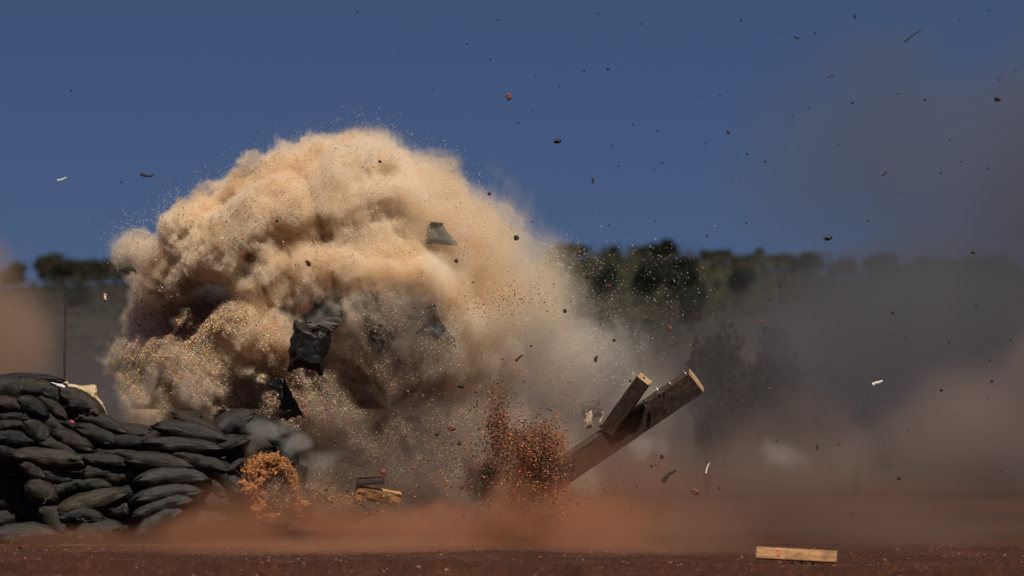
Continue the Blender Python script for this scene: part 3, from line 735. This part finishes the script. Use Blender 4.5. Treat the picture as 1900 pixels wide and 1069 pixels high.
t6 = pillow_patch('red_scrap', [(128, 780), (136, 781), (138, 786), (130, 785)], -.42, .02, redm.m, 8, .008, 46)
tag(t6, 'tiny red scrap caught between two sandbags', 'scrap')
# two pale shreds and dark shreds standing at the root of the small post
pinkm = Mat('pale_shred'); pinkm.l(pinkm.ramp(pinkm.noise(14, 4, .6, pinkm.coord()), [(.35, (.20, .11, .07)), (.65, (.42, .30, .21))]), pinkm.b.inputs['Base Color'])
s1 = pillow_patch('pale_shred', [(1084, 766), (1098, 760), (1101, 790), (1086, 792)], -.55, .05, pinkm.m, 16, .05, 51)
tag(s1, 'pale splintered shred left of the small post', 'shred')
s2 = pillow_patch('pale_shred', [(1109, 762), (1117, 762), (1124, 790), (1116, 790)], -.78, .04, pinkm.m, 14, .05, 55)
tag(s2, 'thin pale shred against the small post', 'shred')
s3 = pillow_patch('dark_rag', [(1080, 742), (1108, 738), (1118, 775), (1078, 780)], veil(1096, 758, .6), .06, BM['k'], 20, .08, 58)
tag(s3, 'dark rag standing in the dust behind the pale shreds', 'rag')

# ---- timber
def wood(name, c0, c1, c2):
    m = Mat(name); c = m.coord()
    g = m.noise(7, 5, .6, m.mapping(c, (.5, 7, 7)), .6); k = m.noise(3.0, 4, .6, c)
    col = m.ramp(g, [(.3, c0), (.5, c1), (.7, c2)])
    col = m.mix(m.math('MULTIPLY', m.ramp(k, [(.5, .0), (.62, 1.)]), .65), col, tuple(v * .45 for v in c0))
    col = m.mix(m.math('MULTIPLY', m.ramp(m.noise(26, 4, .7, c), [(.52, .0), (.6, 1.)]), .5), col, (.12, .05, .03))
    m.l(col, m.b.inputs['Base Color']); m.b.inputs['Roughness'].default_value = .8
    m.bump(g, .35, .008); return m.m
M_beam = wood('weathered_wood', (.016, .010, .007), (.036, .020, .012), (.095, .052, .026))
M_plank = wood('pale_board', (.20, .085, .030), (.34, .165, .060), (.46, .26, .11))
M_lit_end = wood('lit_end_wood', (.22, .12, .055), (.38, .23, .11), (.50, .33, .17))  # end caps coloured paler to paint in their sunlit look
def timber(name, A, Bp, w, h, mat, roll=0.0, seed=0, n=26, ragged=.012):
    """box along A->B; w = height in its own frame, h = depth"""
    L = (Bp - A).length; ux = (Bp - A).normalized(); uz = Vector((0, 0, 1)); uy = uz.cross(ux).normalized(); uz = ux.cross(uy)
    q = Matrix.Rotation(roll, 3, ux); uy = q @ uy; uz = q @ uz
    bm = bmesh.new(); rings = []
    prof = [(-1, -1), (-.33, -1), (.33, -1), (1, -1), (1, -.33), (1, .33), (1, 1), (.33, 1), (-.33, 1), (-1, 1), (-1, .33), (-1, -.33)]
    rs = random.Random(seed)
    for i in range(n + 1):
        t = i / n; x = (t - .5) * L
        ring = []
        for (a, b) in prof:
            r = .97 if abs(a) == 1 and abs(b) == 1 else 1
            nn = mnoise.noise(Vector((x * 6 + seed, a * 2, b * 2))) * ragged
            ex = rs.uniform(-.5, .5) * ragged * 1.5 if i in (0, n) else 0
            ring.append(bm.verts.new((x + ex, a * h / 2 * r + nn, b * w / 2 * r + nn * .8)))
        rings.append(ring)
    for p, q2 in zip(rings, rings[1:]):
        for j in range(12): bm.faces.new((p[j], p[(j + 1) % 12], q2[(j + 1) % 12], q2[j]))
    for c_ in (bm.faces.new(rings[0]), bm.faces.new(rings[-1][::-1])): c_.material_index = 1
    me = bm_mesh(name, bm, False); me.materials.append(mat); me.materials.append(M_lit_end if mat is M_beam else mat)
    o = link(name, me, mat); M = Matrix.Identity(4)
    for i, v in enumerate((ux, uy, uz)):
        for k in range(3): M[k][i] = v[k]
    M.translation = (A + Bp) / 2; o.matrix_world = M
    return o, M
steel = Mat('bright_nail'); steel.b.inputs['Base Color'].default_value = (.55, .53, .42, 1); steel.b.inputs['Metallic'].default_value = .8; steel.b.inputs['Roughness'].default_value = .35
def nail_on(o, M, px0, py0, px1, py1, y):
    a = P(px0, py0, y); b = P(px1, py1, y - .02); bm = bmesh.new(); Mi = M.inverted()
    tube_bm(bm, [Mi @ a, Mi @ b], .006, .005, 6); me = bm_mesh('nail', bm); link('nail', me, steel.m, o)
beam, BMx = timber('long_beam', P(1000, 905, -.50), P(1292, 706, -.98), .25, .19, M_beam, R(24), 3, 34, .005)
tag(beam, 'long heavy timber beam thrown up at a slant out of the dust', 'beam')
for a in ((1216, 716, 1225, 732), (1193, 742, 1199, 757), (1268, 688, 1278, 700), (1240, 706, 1246, 716)): nail_on(beam, BMx, *a, -1.0)
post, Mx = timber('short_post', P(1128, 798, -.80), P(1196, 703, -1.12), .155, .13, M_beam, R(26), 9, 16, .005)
tag(post, 'short square post thrown up beside the long beam', 'post')
hm = Mat('dark_hole'); hm.b.inputs['Base Color'].default_value = (.02, .015, .012, 1)
bm = bmesh.new(); L_ = (P(1196, 703, -1.12) - P(1128, 798, -.80)).length
tube_bm(bm, [Vector((L_ / 2 - .03, 0, .01)), Vector((L_ / 2 + .008, 0, .01))], .016, .014, 8); link('dark_plug', bm_mesh('dark_plug', bm), hm.m, post)  # dark plug drawn as the shaded notch hole in the post end
plank, Mx = timber('short_plank', P(1404, 1026, -6.0), P(1553, 1034, -6.1), .105, .045, M_plank, R(-22), 21, 20, .003)
tag(plank, 'short pale board floating just above the red ground at the right', 'board')
# red mark on it (a handwritten 2)
cu = bpy.data.curves.new('red_mark', 'FONT'); cu.body = '2'; cu.size = .085; cu.extrude = .0012; cu.align_x = 'CENTER'; cu.align_y = 'CENTER'
pm = Mat('red_paint'); pm.b.inputs['Base Color'].default_value = (.45, .05, .02, 1); cu.materials.append(pm.m)
tmp = bpy.data.objects.new('red_mark_text', cu); mm = bpy.data.meshes.new_from_object(tmp); bpy.data.objects.remove(tmp)
if not len(mm.materials): mm.materials.append(pm.m)
mk = bpy.data.objects.new('red_mark', mm); COL.objects.link(mk); mk.parent = plank
mk.location = (-.16, -.0285, 0); mk.rotation_euler = (R(90), 0, 0)
sb, Mx = timber('small_plank', P(662, 912, -.40), P(742, 926, -.25), .13, .09, M_plank, R(20), 31, 12)
tag(sb, 'small pale wood block tumbling in the red dust below the plume', 'wood block')
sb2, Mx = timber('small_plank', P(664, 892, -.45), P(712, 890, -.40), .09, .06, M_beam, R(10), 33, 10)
tag(sb2, 'dark wood block just above the small pale block', 'wood block')
M_dk_wood = wood('dark_wood', (.010, .008, .007), (.022, .016, .012), (.035, .025, .018))
pole, Mx = timber('thin_pole', P(120, 708, 2.2), P(121, 545, 2.2), .022, .022, M_dk_wood, 0, 35, 18)
tag(pole, 'thin dark pole standing behind the left end of the sandbag wall', 'pole')

# ================================================================== FLYING CLODS, STICKS, CHIPS
def rock_mesh(seed, mat):
    bm = bmesh.new(); bmesh.ops.create_icosphere(bm, subdivisions=2, radius=1)
    for v in bm.verts:
        n_ = mnoise.fractal(v.co * 1.6 + Vector((seed * 7, 0, 0)), 1, 2, 4); v.co *= 1 + .45 * n_
    me = bm_mesh('clod', bm, False); me.materials.append(mat); return me
def soil(name, a, b):
    m = Mat(name); m.l(m.ramp(m.noise(3, 4, .6, m.coord()), [(.3, a), (.7, b)]), m.b.inputs['Base Color']); m.b.inputs['Roughness'].default_value = .95; return m.m
M_dk = soil('dark_soil', (.014, .012, .010), (.05, .035, .026)); M_rd = soil('red_clod', (.10, .03, .018), (.24, .075, .04)); M_or = soil('orange_clay', (.42, .15, .03), (.75, .33, .08))
M_gy = soil('grey_clod', (.025, .025, .028), (.06, .06, .06)); M_pl = soil('pale_chip', (.55, .48, .35), (.8, .74, .58))
CL = {k: [rock_mesh(s, m) for s in range(4)] for k, m in (('d', M_dk), ('r', M_rd), ('g', M_gy), ('p', M_pl), ('o', M_or))}
ci = [0]
def clod(px, py, w, h, k, label, y=None, rot=0, group=None, name='clod', cat='clod'):
    ci[0] += 1
    if y is None: y = -1.75 + .1 * (ci[0] % 5)
    o = link(name, CL[k][ci[0] % 4]); o.location = P(px, py, y); s = FPX / (CAM_D + y)
    o.scale = (w / 2 / s, w / 2.4 / s, h / 2 / s); o.rotation_euler = (ci[0] * .0, R(rot), 0)
    tag(o, label, cat, group); return o
for a in [
 (944, 180, 10, 13, 'r', 'dark red clod high in the blue sky above the plume', None, 10),
 (1034, 262, 16, 9, 'd', 'flat brown clod in the sky right of the top of the plume', None, 0),
 (958, 441, 11, 9, 'd', 'black clod just outside the right shoulder of the plume', None, 0),
 (847, 484, 8, 8, 'd', 'black clod below the torn grey green piece of sack', None, 0),
 (572, 489, 12, 8, 'd', 'black oval clod in front of the middle of the tan plume', None, 45),
 (1048, 577, 8, 8, 'd', 'black clod in front of the pale right flank of the plume', None, 0),
 (1242, 608, 9, 8, 'r', 'reddish clod in the grey smoke under the large dark tree', None, 0),
 (856, 716, 13, 9, 'd', 'dark clod in the lower middle of the plume', None, 0),
 (838, 795, 14, 10, 'r', 'large dark red clod low in the plume left of the red spray', None, -8),
 (852, 823, 9, 8, 'd', 'dark clod just below the large dark red clod', None, 0),
 (811, 806, 11, 5, 'd', 'thin dark clod left of the large dark red clod', None, -35),
 (712, 876, 11, 12, 'r', 'brown red clod above the small pale wood block', None, 0),
 (1290, 913, 13, 10, 'r', 'dark red clod in the brown dust below the long beam', None, 0),
 (1536, 441, 18, 11, 'g', 'grey oval clod in front of the smoke at the skyline', None, -8),
 (1851, 184, 14, 8, 'd', 'black flat clod near the upper right corner of the sky', None, -5),
 (1806, 468, 8, 7, 'd', 'small black clod in the smoke at the far right skyline', None, 0),
 (1351, 246, 6, 6, 'd', 'small black clod at the left rim of the thin grey smoke', None, 0),
 (1128, 128, 6, 6, 'd', 'small black clod in the open blue sky right of centre', None, 0),
 (1586, 30, 5, 9, 'd', 'small upright black clod near the top above the smoke', None, 0),
 (514, 410, 6, 6, 'd', 'tiny black clod in front of the pale hollow of the plume', None, 0),
 (705, 300, 6, 5, 'd', 'tiny black clod near the very top of the plume', None, 0),
 (908, 360, 7, 6, 'd', 'small black clod at the upper right rim of the plume', None, 0),
 (1100, 335, 5, 9, 'd', 'small upright black clod in the sky above the right skyline', None, 0),
 (1657, 580, 6, 8, 'd', 'small black clod in the grey smoke above the pale chip', None, 0),
 (1668, 888, 7, 6, 'd', 'small dark clod in the brown cloud at the right', None, 0),
 (1516, 829, 5, 11, 'd', 'thin upright dark clod right of the pale puff', None, 0),
 (1228, 847, 8, 8, 'd', 'black clod right below the long beam', None, 0),
 (1106, 666, 7, 13, 'd', 'upright black clod left above the short post', None, 12),
 (1090, 513, 7, 7, 'd', 'small black clod in front of the dark trees at the plume rim', None, 20),
 (1826, 1056, 6, 10, 'd', 'small dark clod over the ground at the lower right corner', None, 15),
 (1747, 724, 8, 5, 'd', 'small flat dark clod in the brown smoke right of the pale chip', None, 0),
 (1582, 191, 6, 5, 'd', 'small black clod in front of the middle of the thin smoke', None, 0),
 (706, 604, 9, 7, 'd', 'small dark clod on the trailing dark sheet in the plume', None, 0),
 (795, 571, 6, 6, 'd', 'tiny dark clod right of the trailing dark sheet', None, 0),
]: clod(*a)
def stick_mesh(seed, mat, n=7):
    bm = bmesh.new(); rs = random.Random(seed); cv = rs.uniform(-.12, .12)
    tube_bm(bm, [Vector(((i / (n - 1) - .5), rs.uniform(-.01, .01), cv * ((i / (n - 1) - .5) ** 2) * 2 + rs.uniform(-.008, .008))) for i in range(n)], .05, .028, 6)
    me = bm_mesh('stick', bm, False); me.materials.append(mat); return me
def stick(name, px, py, ln, w, ang, mat, label, cat, y=-1.6, seed=1):
    o = link(name, stick_mesh(seed, mat)); s = FPX / (CAM_D + y); o.location = P(px, py, y)
    o.scale = (ln / s, w / s * 12, w / s * 12); o.rotation_euler = (0, R(ang), 0); tag(o, label, cat)
stick('splinter', 1693, 66, 38, 3.0, -36, M_dk, 'long curved dark splinter high in the sky above the smoke', 'splinter', seed=4)
stick('stick', 273, 327, 25, 5.5, 5, M_dk, 'short black stick in the blue sky left above the plume', 'stick', seed=2)
stick('splinter', 115, 333, 18, 3, -18, M_pl, 'small white splinter in the blue sky at the far left', 'splinter', seed=6)
stick('stick', 195, 552, 18, 4.5, 90, pm.m, 'small upright red and white stick beside the left rim of the plume', 'stick', seed=8)
stick('splinter', 1628, 710, 20, 5, -18, M_pl, 'pale wood chip in the brown smoke at the right', 'chip', seed=9)
stick('stick', 963, 664, 18, 4.5, -42, M_dk, 'short dark stick low on the right flank of the plume', 'stick', seed=12)
stick('stick', 1240, 881, 34, 8, -40, M_dk, 'dark stick tumbling in the brown dust right of the long beam', 'stick', seed=13)
stick('splinter', 1312, 868, 20, 3, -70, M_pl, 'thin pale splinter in the brown dust below the pale puffs', 'splinter', seed=14)
stick('stick', 1479, 71, 11, 4, 3, M_dk, 'tiny flat dark stick near the top of the sky left of the long splinter', 'stick', seed=15)
stick('stick', 1641, 322, 12, 4, -38, M_dk, 'tiny slanting dark stick in front of the thin grey smoke', 'stick', seed=16)
stick('splinter', 1225, 1036, 16, 4, -40, M_pl, 'pale splinter lying on the red ground below the beam', 'splinter', y=-3.5, seed=17)
stick('splinter', 228, 1026, 14, 5, -45, M_pl, 'pale chip lying on the red ground in front of the fanned bags', 'splinter', y=-2.2, seed=18)
stick('white_tip', 195, 551, 10, 5, 90, M_pl, 'white wrapping on the small red stick beside the plume', 'wrapping', y=-1.66, seed=19)
rs_ = random.Random(21)
sky_specks = [(1780, 38), (1836, 20), (1885, 130), (1855, 148), (1890, 424), (1683, 40), (1538, 143), (1544, 141), (1449, 63), (1513, 62), (1375, 38), (1302, 182), (1336, 177), (1175, 231), (1220, 243), (1310, 266), (1136, 269), (1148, 308), (1214, 316), (1228, 302), (1385, 414), (1312, 438), (1386, 286), (1130, 418), (1215, 410), (1666, 174), (1716, 185), (1762, 260), (1783, 300), (1746, 321), (1668, 357), (1834, 312), (1610, 410), (924, 37), (1110, 25), (1190, 44), (993, 143), (989, 205), (867, 82), (741, 94), (803, 166), (663, 22), (910, 110), (1084, 132), (1038, 160), (226, 338), (132, 168), (988, 412), (962, 228), (1471, 216), (1420, 300), (1500, 200), (1555, 268)]
for (x, y_) in sky_specks:
    k = rs_.uniform(3.0, 4.6); clod(x, y_, k, k * rs_.uniform(.7, 1.1), 'd', 'tiny black speck of dirt flying in the sky', group='tiny specks in the sky', name='dirt_speck', cat='speck')
for i in range(95):
    x = rs_.uniform(560, 1880); y_ = rs_.uniform(520, 1000); k = rs_.uniform(2.8, 6)
    clod(x, y_, k, k * rs_.uniform(.6, 1.1), rs_.choice('dddr'), 'tiny dark speck of dirt flying in front of the dust and smoke', group='tiny specks in front of the dust', name='dirt_speck', cat='speck')

# ---- torn clump of orange earth with a dark lump put in as its hollow
def lump_clump(name, pts, mat, y, seed=0):
    bm = bmesh.new(); rs = random.Random(seed)
    for (px, py, rx, ry) in pts:
        b2 = bmesh.new(); bmesh.ops.create_icosphere(b2, subdivisions=4, radius=1)
        c = P(px, py, y + rs.uniform(-.05, .05)); off = Vector((rs.uniform(0, 50), 0, 0))
        for v in b2.verts:
            n_ = mnoise.fractal(v.co * 1.7 + off, .9, 2.1, 6)
            v.co = c + Vector((v.co.x * rx / 180, v.co.y * min(rx, ry) / 180, v.co.z * ry / 180)) * (1 + .75 * n_)
        m2 = bpy.data.meshes.new('t'); b2.to_mesh(m2); b2.free(); bm.from_mesh(m2); bpy.data.meshes.remove(m2)
    me = bm_mesh(name, bm, False)
    cen = P(pts[0][0], pts[0][1], y); me.transform(Matrix.Translation(-cen)); return link(name, me, mat, None, cen)
clay = Mat('orange_earth'); cc = clay.coord()
clay.l(clay.mix(clay.ramp(clay.noise(22, 6, .7, cc), [(.42, .0), (.6, 1.)]), (.13, .05, .02), clay.ramp(clay.noise(7, 5, .6, cc), [(.3, (.36, .13, .035)), (.7, (.62, .27, .08))])), clay.b.inputs['Base Color'])
clay.b.inputs['Roughness'].default_value = .95; clay.bump(clay.noise(70, 6, .75, cc), .9, .02)
oc = lump_clump('orange_earth_clump', [(474, 872, 20, 18), (484, 858, 15, 12), (504, 853, 16, 11), (470, 896, 17, 24), (474, 924, 15, 20), (524, 864, 16, 12), (538, 882, 9, 12), (482, 945, 13, 13), (549, 902, 5, 13), (500, 958, 18, 5), (506, 874, 10, 11), (560, 934, 12, 5)], clay.m, -.72, 5)
tag(oc, 'torn clump of bright orange earth breaking out of the right end of the wall', 'earth clump')
core = soil('hollow_grey', (.030, .028, .027), (.11, .10, .09))
oc2 = lump_clump('dark_hollow_lump', [(508, 905, 20, 34), (520, 930, 14, 22)], core, -.60, 9); oc2['label'] = 'dark grey lump set in as the hollow of the clump'; under(oc2, oc)  # dark lump added behind the arch to paint in its dark hollow
# ================================================================== GRAINS (stuff)
def grains(name, c, size, cols, label, rough=.8, stretch=None):
    n = len(c); d = RNG.normal(size=(n, 4, 3)); d /= np.linalg.norm(d, axis=2)[..., None]
    tet = np.array([[1, 1, 1], [1, -1, -1], [-1, 1, -1], [-1, -1, 1]], float) / 1.7
    V = (tet[None] + d * .35) * size[:, None, None]
    if stretch is not None:
        dirs, k = stretch; V = V + dirs[:, None, :] * (np.einsum('nij,nj->ni', V, dirs) * k[:, None])[..., None]
    V = (V + c[:, None, :]).reshape(-1, 3)
    F = (np.array([[0, 1, 2], [0, 3, 1], [0, 2, 3], [1, 3, 2]])[None] + (np.arange(n) * 4)[:, None, None]).reshape(-1, 3)
    me = np_mesh(name, V, F, False, np.repeat(cols, 4, 0))
    m = Mat(name + '_material'); a = m.n('ShaderNodeAttribute', attribute_name='tone'); m.l(a.outputs['Color'], m.b.inputs['Base Color']); m.b.inputs['Roughness'].default_value = rough
    o = link(name, me, m.m); tag(o, label, name.replace('_', ' '), kind='stuff'); return o
def palette(n, table):
    w = np.array([t[0] for t in table]); k = RNG.choice(len(table), n, p=w / w.sum())
    c = np.array([t[1] for t in table])[k]; return np.clip(c * (.6 + .8 * RNG.random((n, 1))), 0, .9)
SAND = [(40, (.74, .56, .38)), (10, (.80, .70, .55)), (14, (.58, .40, .24)), (5, (.30, .18, .10)), (3, (.62, .14, .08)), (3, (.20, .26, .12)), (1.5, (.12, .2, .36))]
GAUDY = [(22, (.66, .42, .22)), (10, (.80, .70, .55)), (13, (.62, .10, .06)), (11, (.75, .34, .08)), (9, (.18, .30, .12)), (8, (.10, .20, .40)), (8, (.78, .62, .10)), (20, (.06, .045, .04))]
# front surface of the plume, column by column
cum = PCUM
hit = cum > .45
front = np.where(hit.any(1), hit.argmax(1), -1)                   # [z, x]
zi, xi = np.nonzero(front >= 0)
def surface_points(n, weight):
    w = weight(AX[xi], AZ[zi]); w = w / w.sum(); k = RNG.choice(len(xi), n, p=w)
    x = AX[xi[k]] + (RNG.random(n) - .5) * VOX; z = AZ[zi[k]] + (RNG.random(n) - .5) * VOX
    y = AY[front[zi[k], xi[k]]] + VOX * .5 - np.abs(RNG.normal(size=n)) * .05 + .015
    return np.c_[x, y, z]
def G(x, z, cx, cyp, rx, ry): return np.exp(-(((x - PX(cx)) / (rx / 180)) ** 2 + ((z - PZ(cyp)) / (ry / 180)) ** 2))
def patchy(x, z, s=3.0): return np.clip(fbm((x * s).astype(np.float32), np.zeros_like(x, dtype=np.float32) + 3.3, (z * s).astype(np.float32), 3) - .38, 0, 1) * 4
w1_ = lambda x, z: (.10 + patchy(x, z)) * (.25 + G(x, z, 420, 420, 230, 110) + .7 * G(x, z, 650, 300, 160, 70) + G(x, z, 460, 700, 120, 90) + .5 * G(x, z, 680, 760, 200, 120) + G(x, z, 260, 740, 70, 80))
c = surface_points(70000, w1_); rad = c - np.array(BC); rad /= np.linalg.norm(rad, axis=1)[:, None]
grains('sand_grains', c, .0022 + .0038 * RNG.random(len(c)) ** 2, palette(len(c), SAND), 'fine tan sand grains riding on the face of the plume', stretch=(rad, RNG.random(len(c)) * 2.0))
w2_ = lambda x, z: (.05 + patchy(x, z, 4.0)) * (1.3 * G(x, z, 345, 600, 95, 60) + G(x, z, 255, 665, 60, 60) + .9 * G(x, z, 540, 740, 40, 60) + .6 * G(x, z, 480, 690, 60, 60) + .4 * G(x, z, 560, 540, 40, 40) + .25 * G(x, z, 420, 420, 120, 50) + .4 * G(x, z, 650, 690, 60, 60) + .02)
c = surface_points(38000, w2_)
grains('coloured_grit', c, .003 + .009 * RNG.random(len(c)) ** 2.2, palette(len(c), GAUDY), 'coloured grit and crumbs peppered over the lower left of the plume')
# pale droplets and crumbs thrown clear of the rim
def rim(n, path, off, spread):
    t = RNG.random(n) * (len(path) - 1); i = t.astype(int); f_ = (t - i)[:, None]; A_ = np.array(path, float)
    p = A_[i] * (1 - f_) + A_[i + 1] * f_
    d = p - np.array([690, 800.]); d /= np.linalg.norm(d, axis=1)[:, None]
    p = p + d * (np.abs(RNG.normal(size=n)) * spread + off)[:, None] + RNG.normal(size=(n, 2)) * 5
    y = RNG.normal(size=n) * .35; s = FPX / (CAM_D + y)
    return np.c_[(p[:, 0] - 950) / s, y, CAM_H - (p[:, 1] - HOR) / s]
c = rim(3800, [(212, 500), (215, 430), (292, 400), (330, 360), (430, 310), (540, 262), (650, 232), (720, 240), (800, 285), (880, 335), (950, 400), (1010, 460), (1080, 540), (1150, 600), (1220, 680)], -14, 21)
grains('rim_grains', c, .0022 + .0038 * RNG.random(len(c)) ** 2.5, palette(len(c), [(30, (.75, .68, .56)), (10, (.7, .5, .33)), (5, (.4, .5, .6)), (6, (.10, .07, .05)), (2, (.6, .1, .08))]), 'pale grains thrown clear of the rim of the plume', stretch=None)
q = np.array([(1090, 520, 60, 60), (1170, 560, 90, 70), (1240, 520, 70, 60), (1010, 560, 60, 50), (1120, 650, 110, 60), (1050, 470, 50, 30)], float)[RNG.integers(0, 6, 1500)]
q = np.c_[q[:, :2] + RNG.normal(size=(1500, 2)) * q[:, 2:] * .7]; c = np.c_[(q[:, 0] - 950) / 180, -.4 + RNG.normal(size=1500) * .3, CAM_H - (q[:, 1] - HOR) / 180]
grains('pale_spray', c, .003 + .004 * RNG.random(len(c)) ** 2, palette(len(c), [(30, (.85, .80, .74)), (12, (.45, .18, .10)), (8, (.3, .4, .5)), (8, (.08, .05, .04))]), 'fine pale spray hanging before the dark trees')
def puff(n, spots, y0, yr, name, sz, table, label):
    P_ = []
    w = np.array([s[4] for s in spots]); k = RNG.choice(len(spots), n, p=w / w.sum()); A_ = np.array([s[:4] for s in spots], float)[k]
    q = RNG.normal(size=(n, 2)) * A_[:, 2:4] * .5 + A_[:, :2]; y = y0 + RNG.normal(size=n) * yr; s = FPX / (CAM_D + y)
    c = np.c_[(q[:, 0] - 950) / s, y, np.maximum(CAM_H - (q[:, 1] - HOR) / s, .01)]
    return grains(name, c, sz[0] + sz[1] * RNG.random(n) ** 4.5, palette(n, table), label)
REDS = [(16, (.44, .15, .05)), (18, (.28, .085, .035)), (18, (.16, .05, .028)), (6, (.60, .26, .09)), (34, (.035, .020, .016)), (6, (.18, .2, .08)), (3, (.12, .09, .14))]
puff(30000, [(975, 822, 66, 34, 3), (1008, 840, 34, 60, 3), (990, 900, 60, 80, 3), (922, 790, 22, 70, 1.4), (930, 770, 44, 60, .5), (1010, 940, 50, 30, .8), (905, 860, 90, 80, 1.0)], -1.45, .25, 'red_soil_spray', (.002, .013), REDS, 'burst of orange red soil crumbs left of the long beam')
puff(2600, [(880, 870, 80, 60, 2), (960, 550, 60, 40, 1), (900, 560, 60, 25, .4), (820, 730, 160, 80, 1), (700, 930, 150, 30, .6), (1100, 930, 130, 60, .8)], -1.5, .2, 'red_crumbs', (.003, .009), REDS, 'loose red crumbs scattered through the lower plume')
ORG = [(34, (.62, .26, .07)), (22, (.46, .17, .045)), (7, (.74, .44, .18)), (16, (.12, .06, .035))]
ring = [(470, 872, 14, 14, 3), (466, 905, 13, 26, 3), (478, 945, 14, 20, 2), (474, 858, 12, 8, 1.4), (500, 852, 16, 9, 2), (528, 866, 13, 11, 1.4), (546, 892, 8, 22, 1), (556, 935, 9, 30, .8), (500, 962, 30, 8, .8), (520, 930, 40, 40, .8), (640, 930, 34, 14, 1.6), (600, 925, 50, 30, .6)]
puff(9000, ring, -.75, .06, 'orange_soil_spray', (.002, .009), ORG, 'ragged ring of orange soil bursting from the right end of the wall')
puff(3500, [(512, 905, 22, 46, 1)], -.66, .05, 'dark_soil_spray', (.004, .013), [(20, (.05, .045, .045)), (8, (.14, .13, .12)), (6, (.4, .18, .05)), (4, (.2, .16, .12))], 'grey dark crumbs filling the hollow of the orange soil burst')  # dark crumbs added to darken the hollow
# crumbs on the ground
n = 16000; gx = (RNG.random(n) - .5) * 12.4; gy = -10.8 + RNG.random(n) * 9.4
gx_, gy_ = gx.astype(np.float32), gy.astype(np.float32); z_ = np.zeros(n, np.float32)
fz = (fbm(gx_ * 1.1, gy_ * 1.1, z_, 3) - .5) * .07 + (fbm(gx_ * 6, gy_ * 6, z_ + 3, 4, gain=.6, billow=True) - .35) * .05
st = np.exp(-((gy + 8.4 + .5 * np.sin(gx * .7)) / 1.1) ** 2)
keep = RNG.random(n) < (.35 + .65 * st); c = np.c_[gx, gy, fz * (.6 + 1.7 * st) - .004][keep]
grains('ground_crumbs', c, .006 + .022 * RNG.random(len(c)) ** 4, palette(len(c), [(40, (.10, .035, .018)), (30, (.04, .018, .012)), (10, (.18, .08, .045)), (.5, (.25, .18, .12))]), 'red soil crumbs and small stones strewn over the ground')
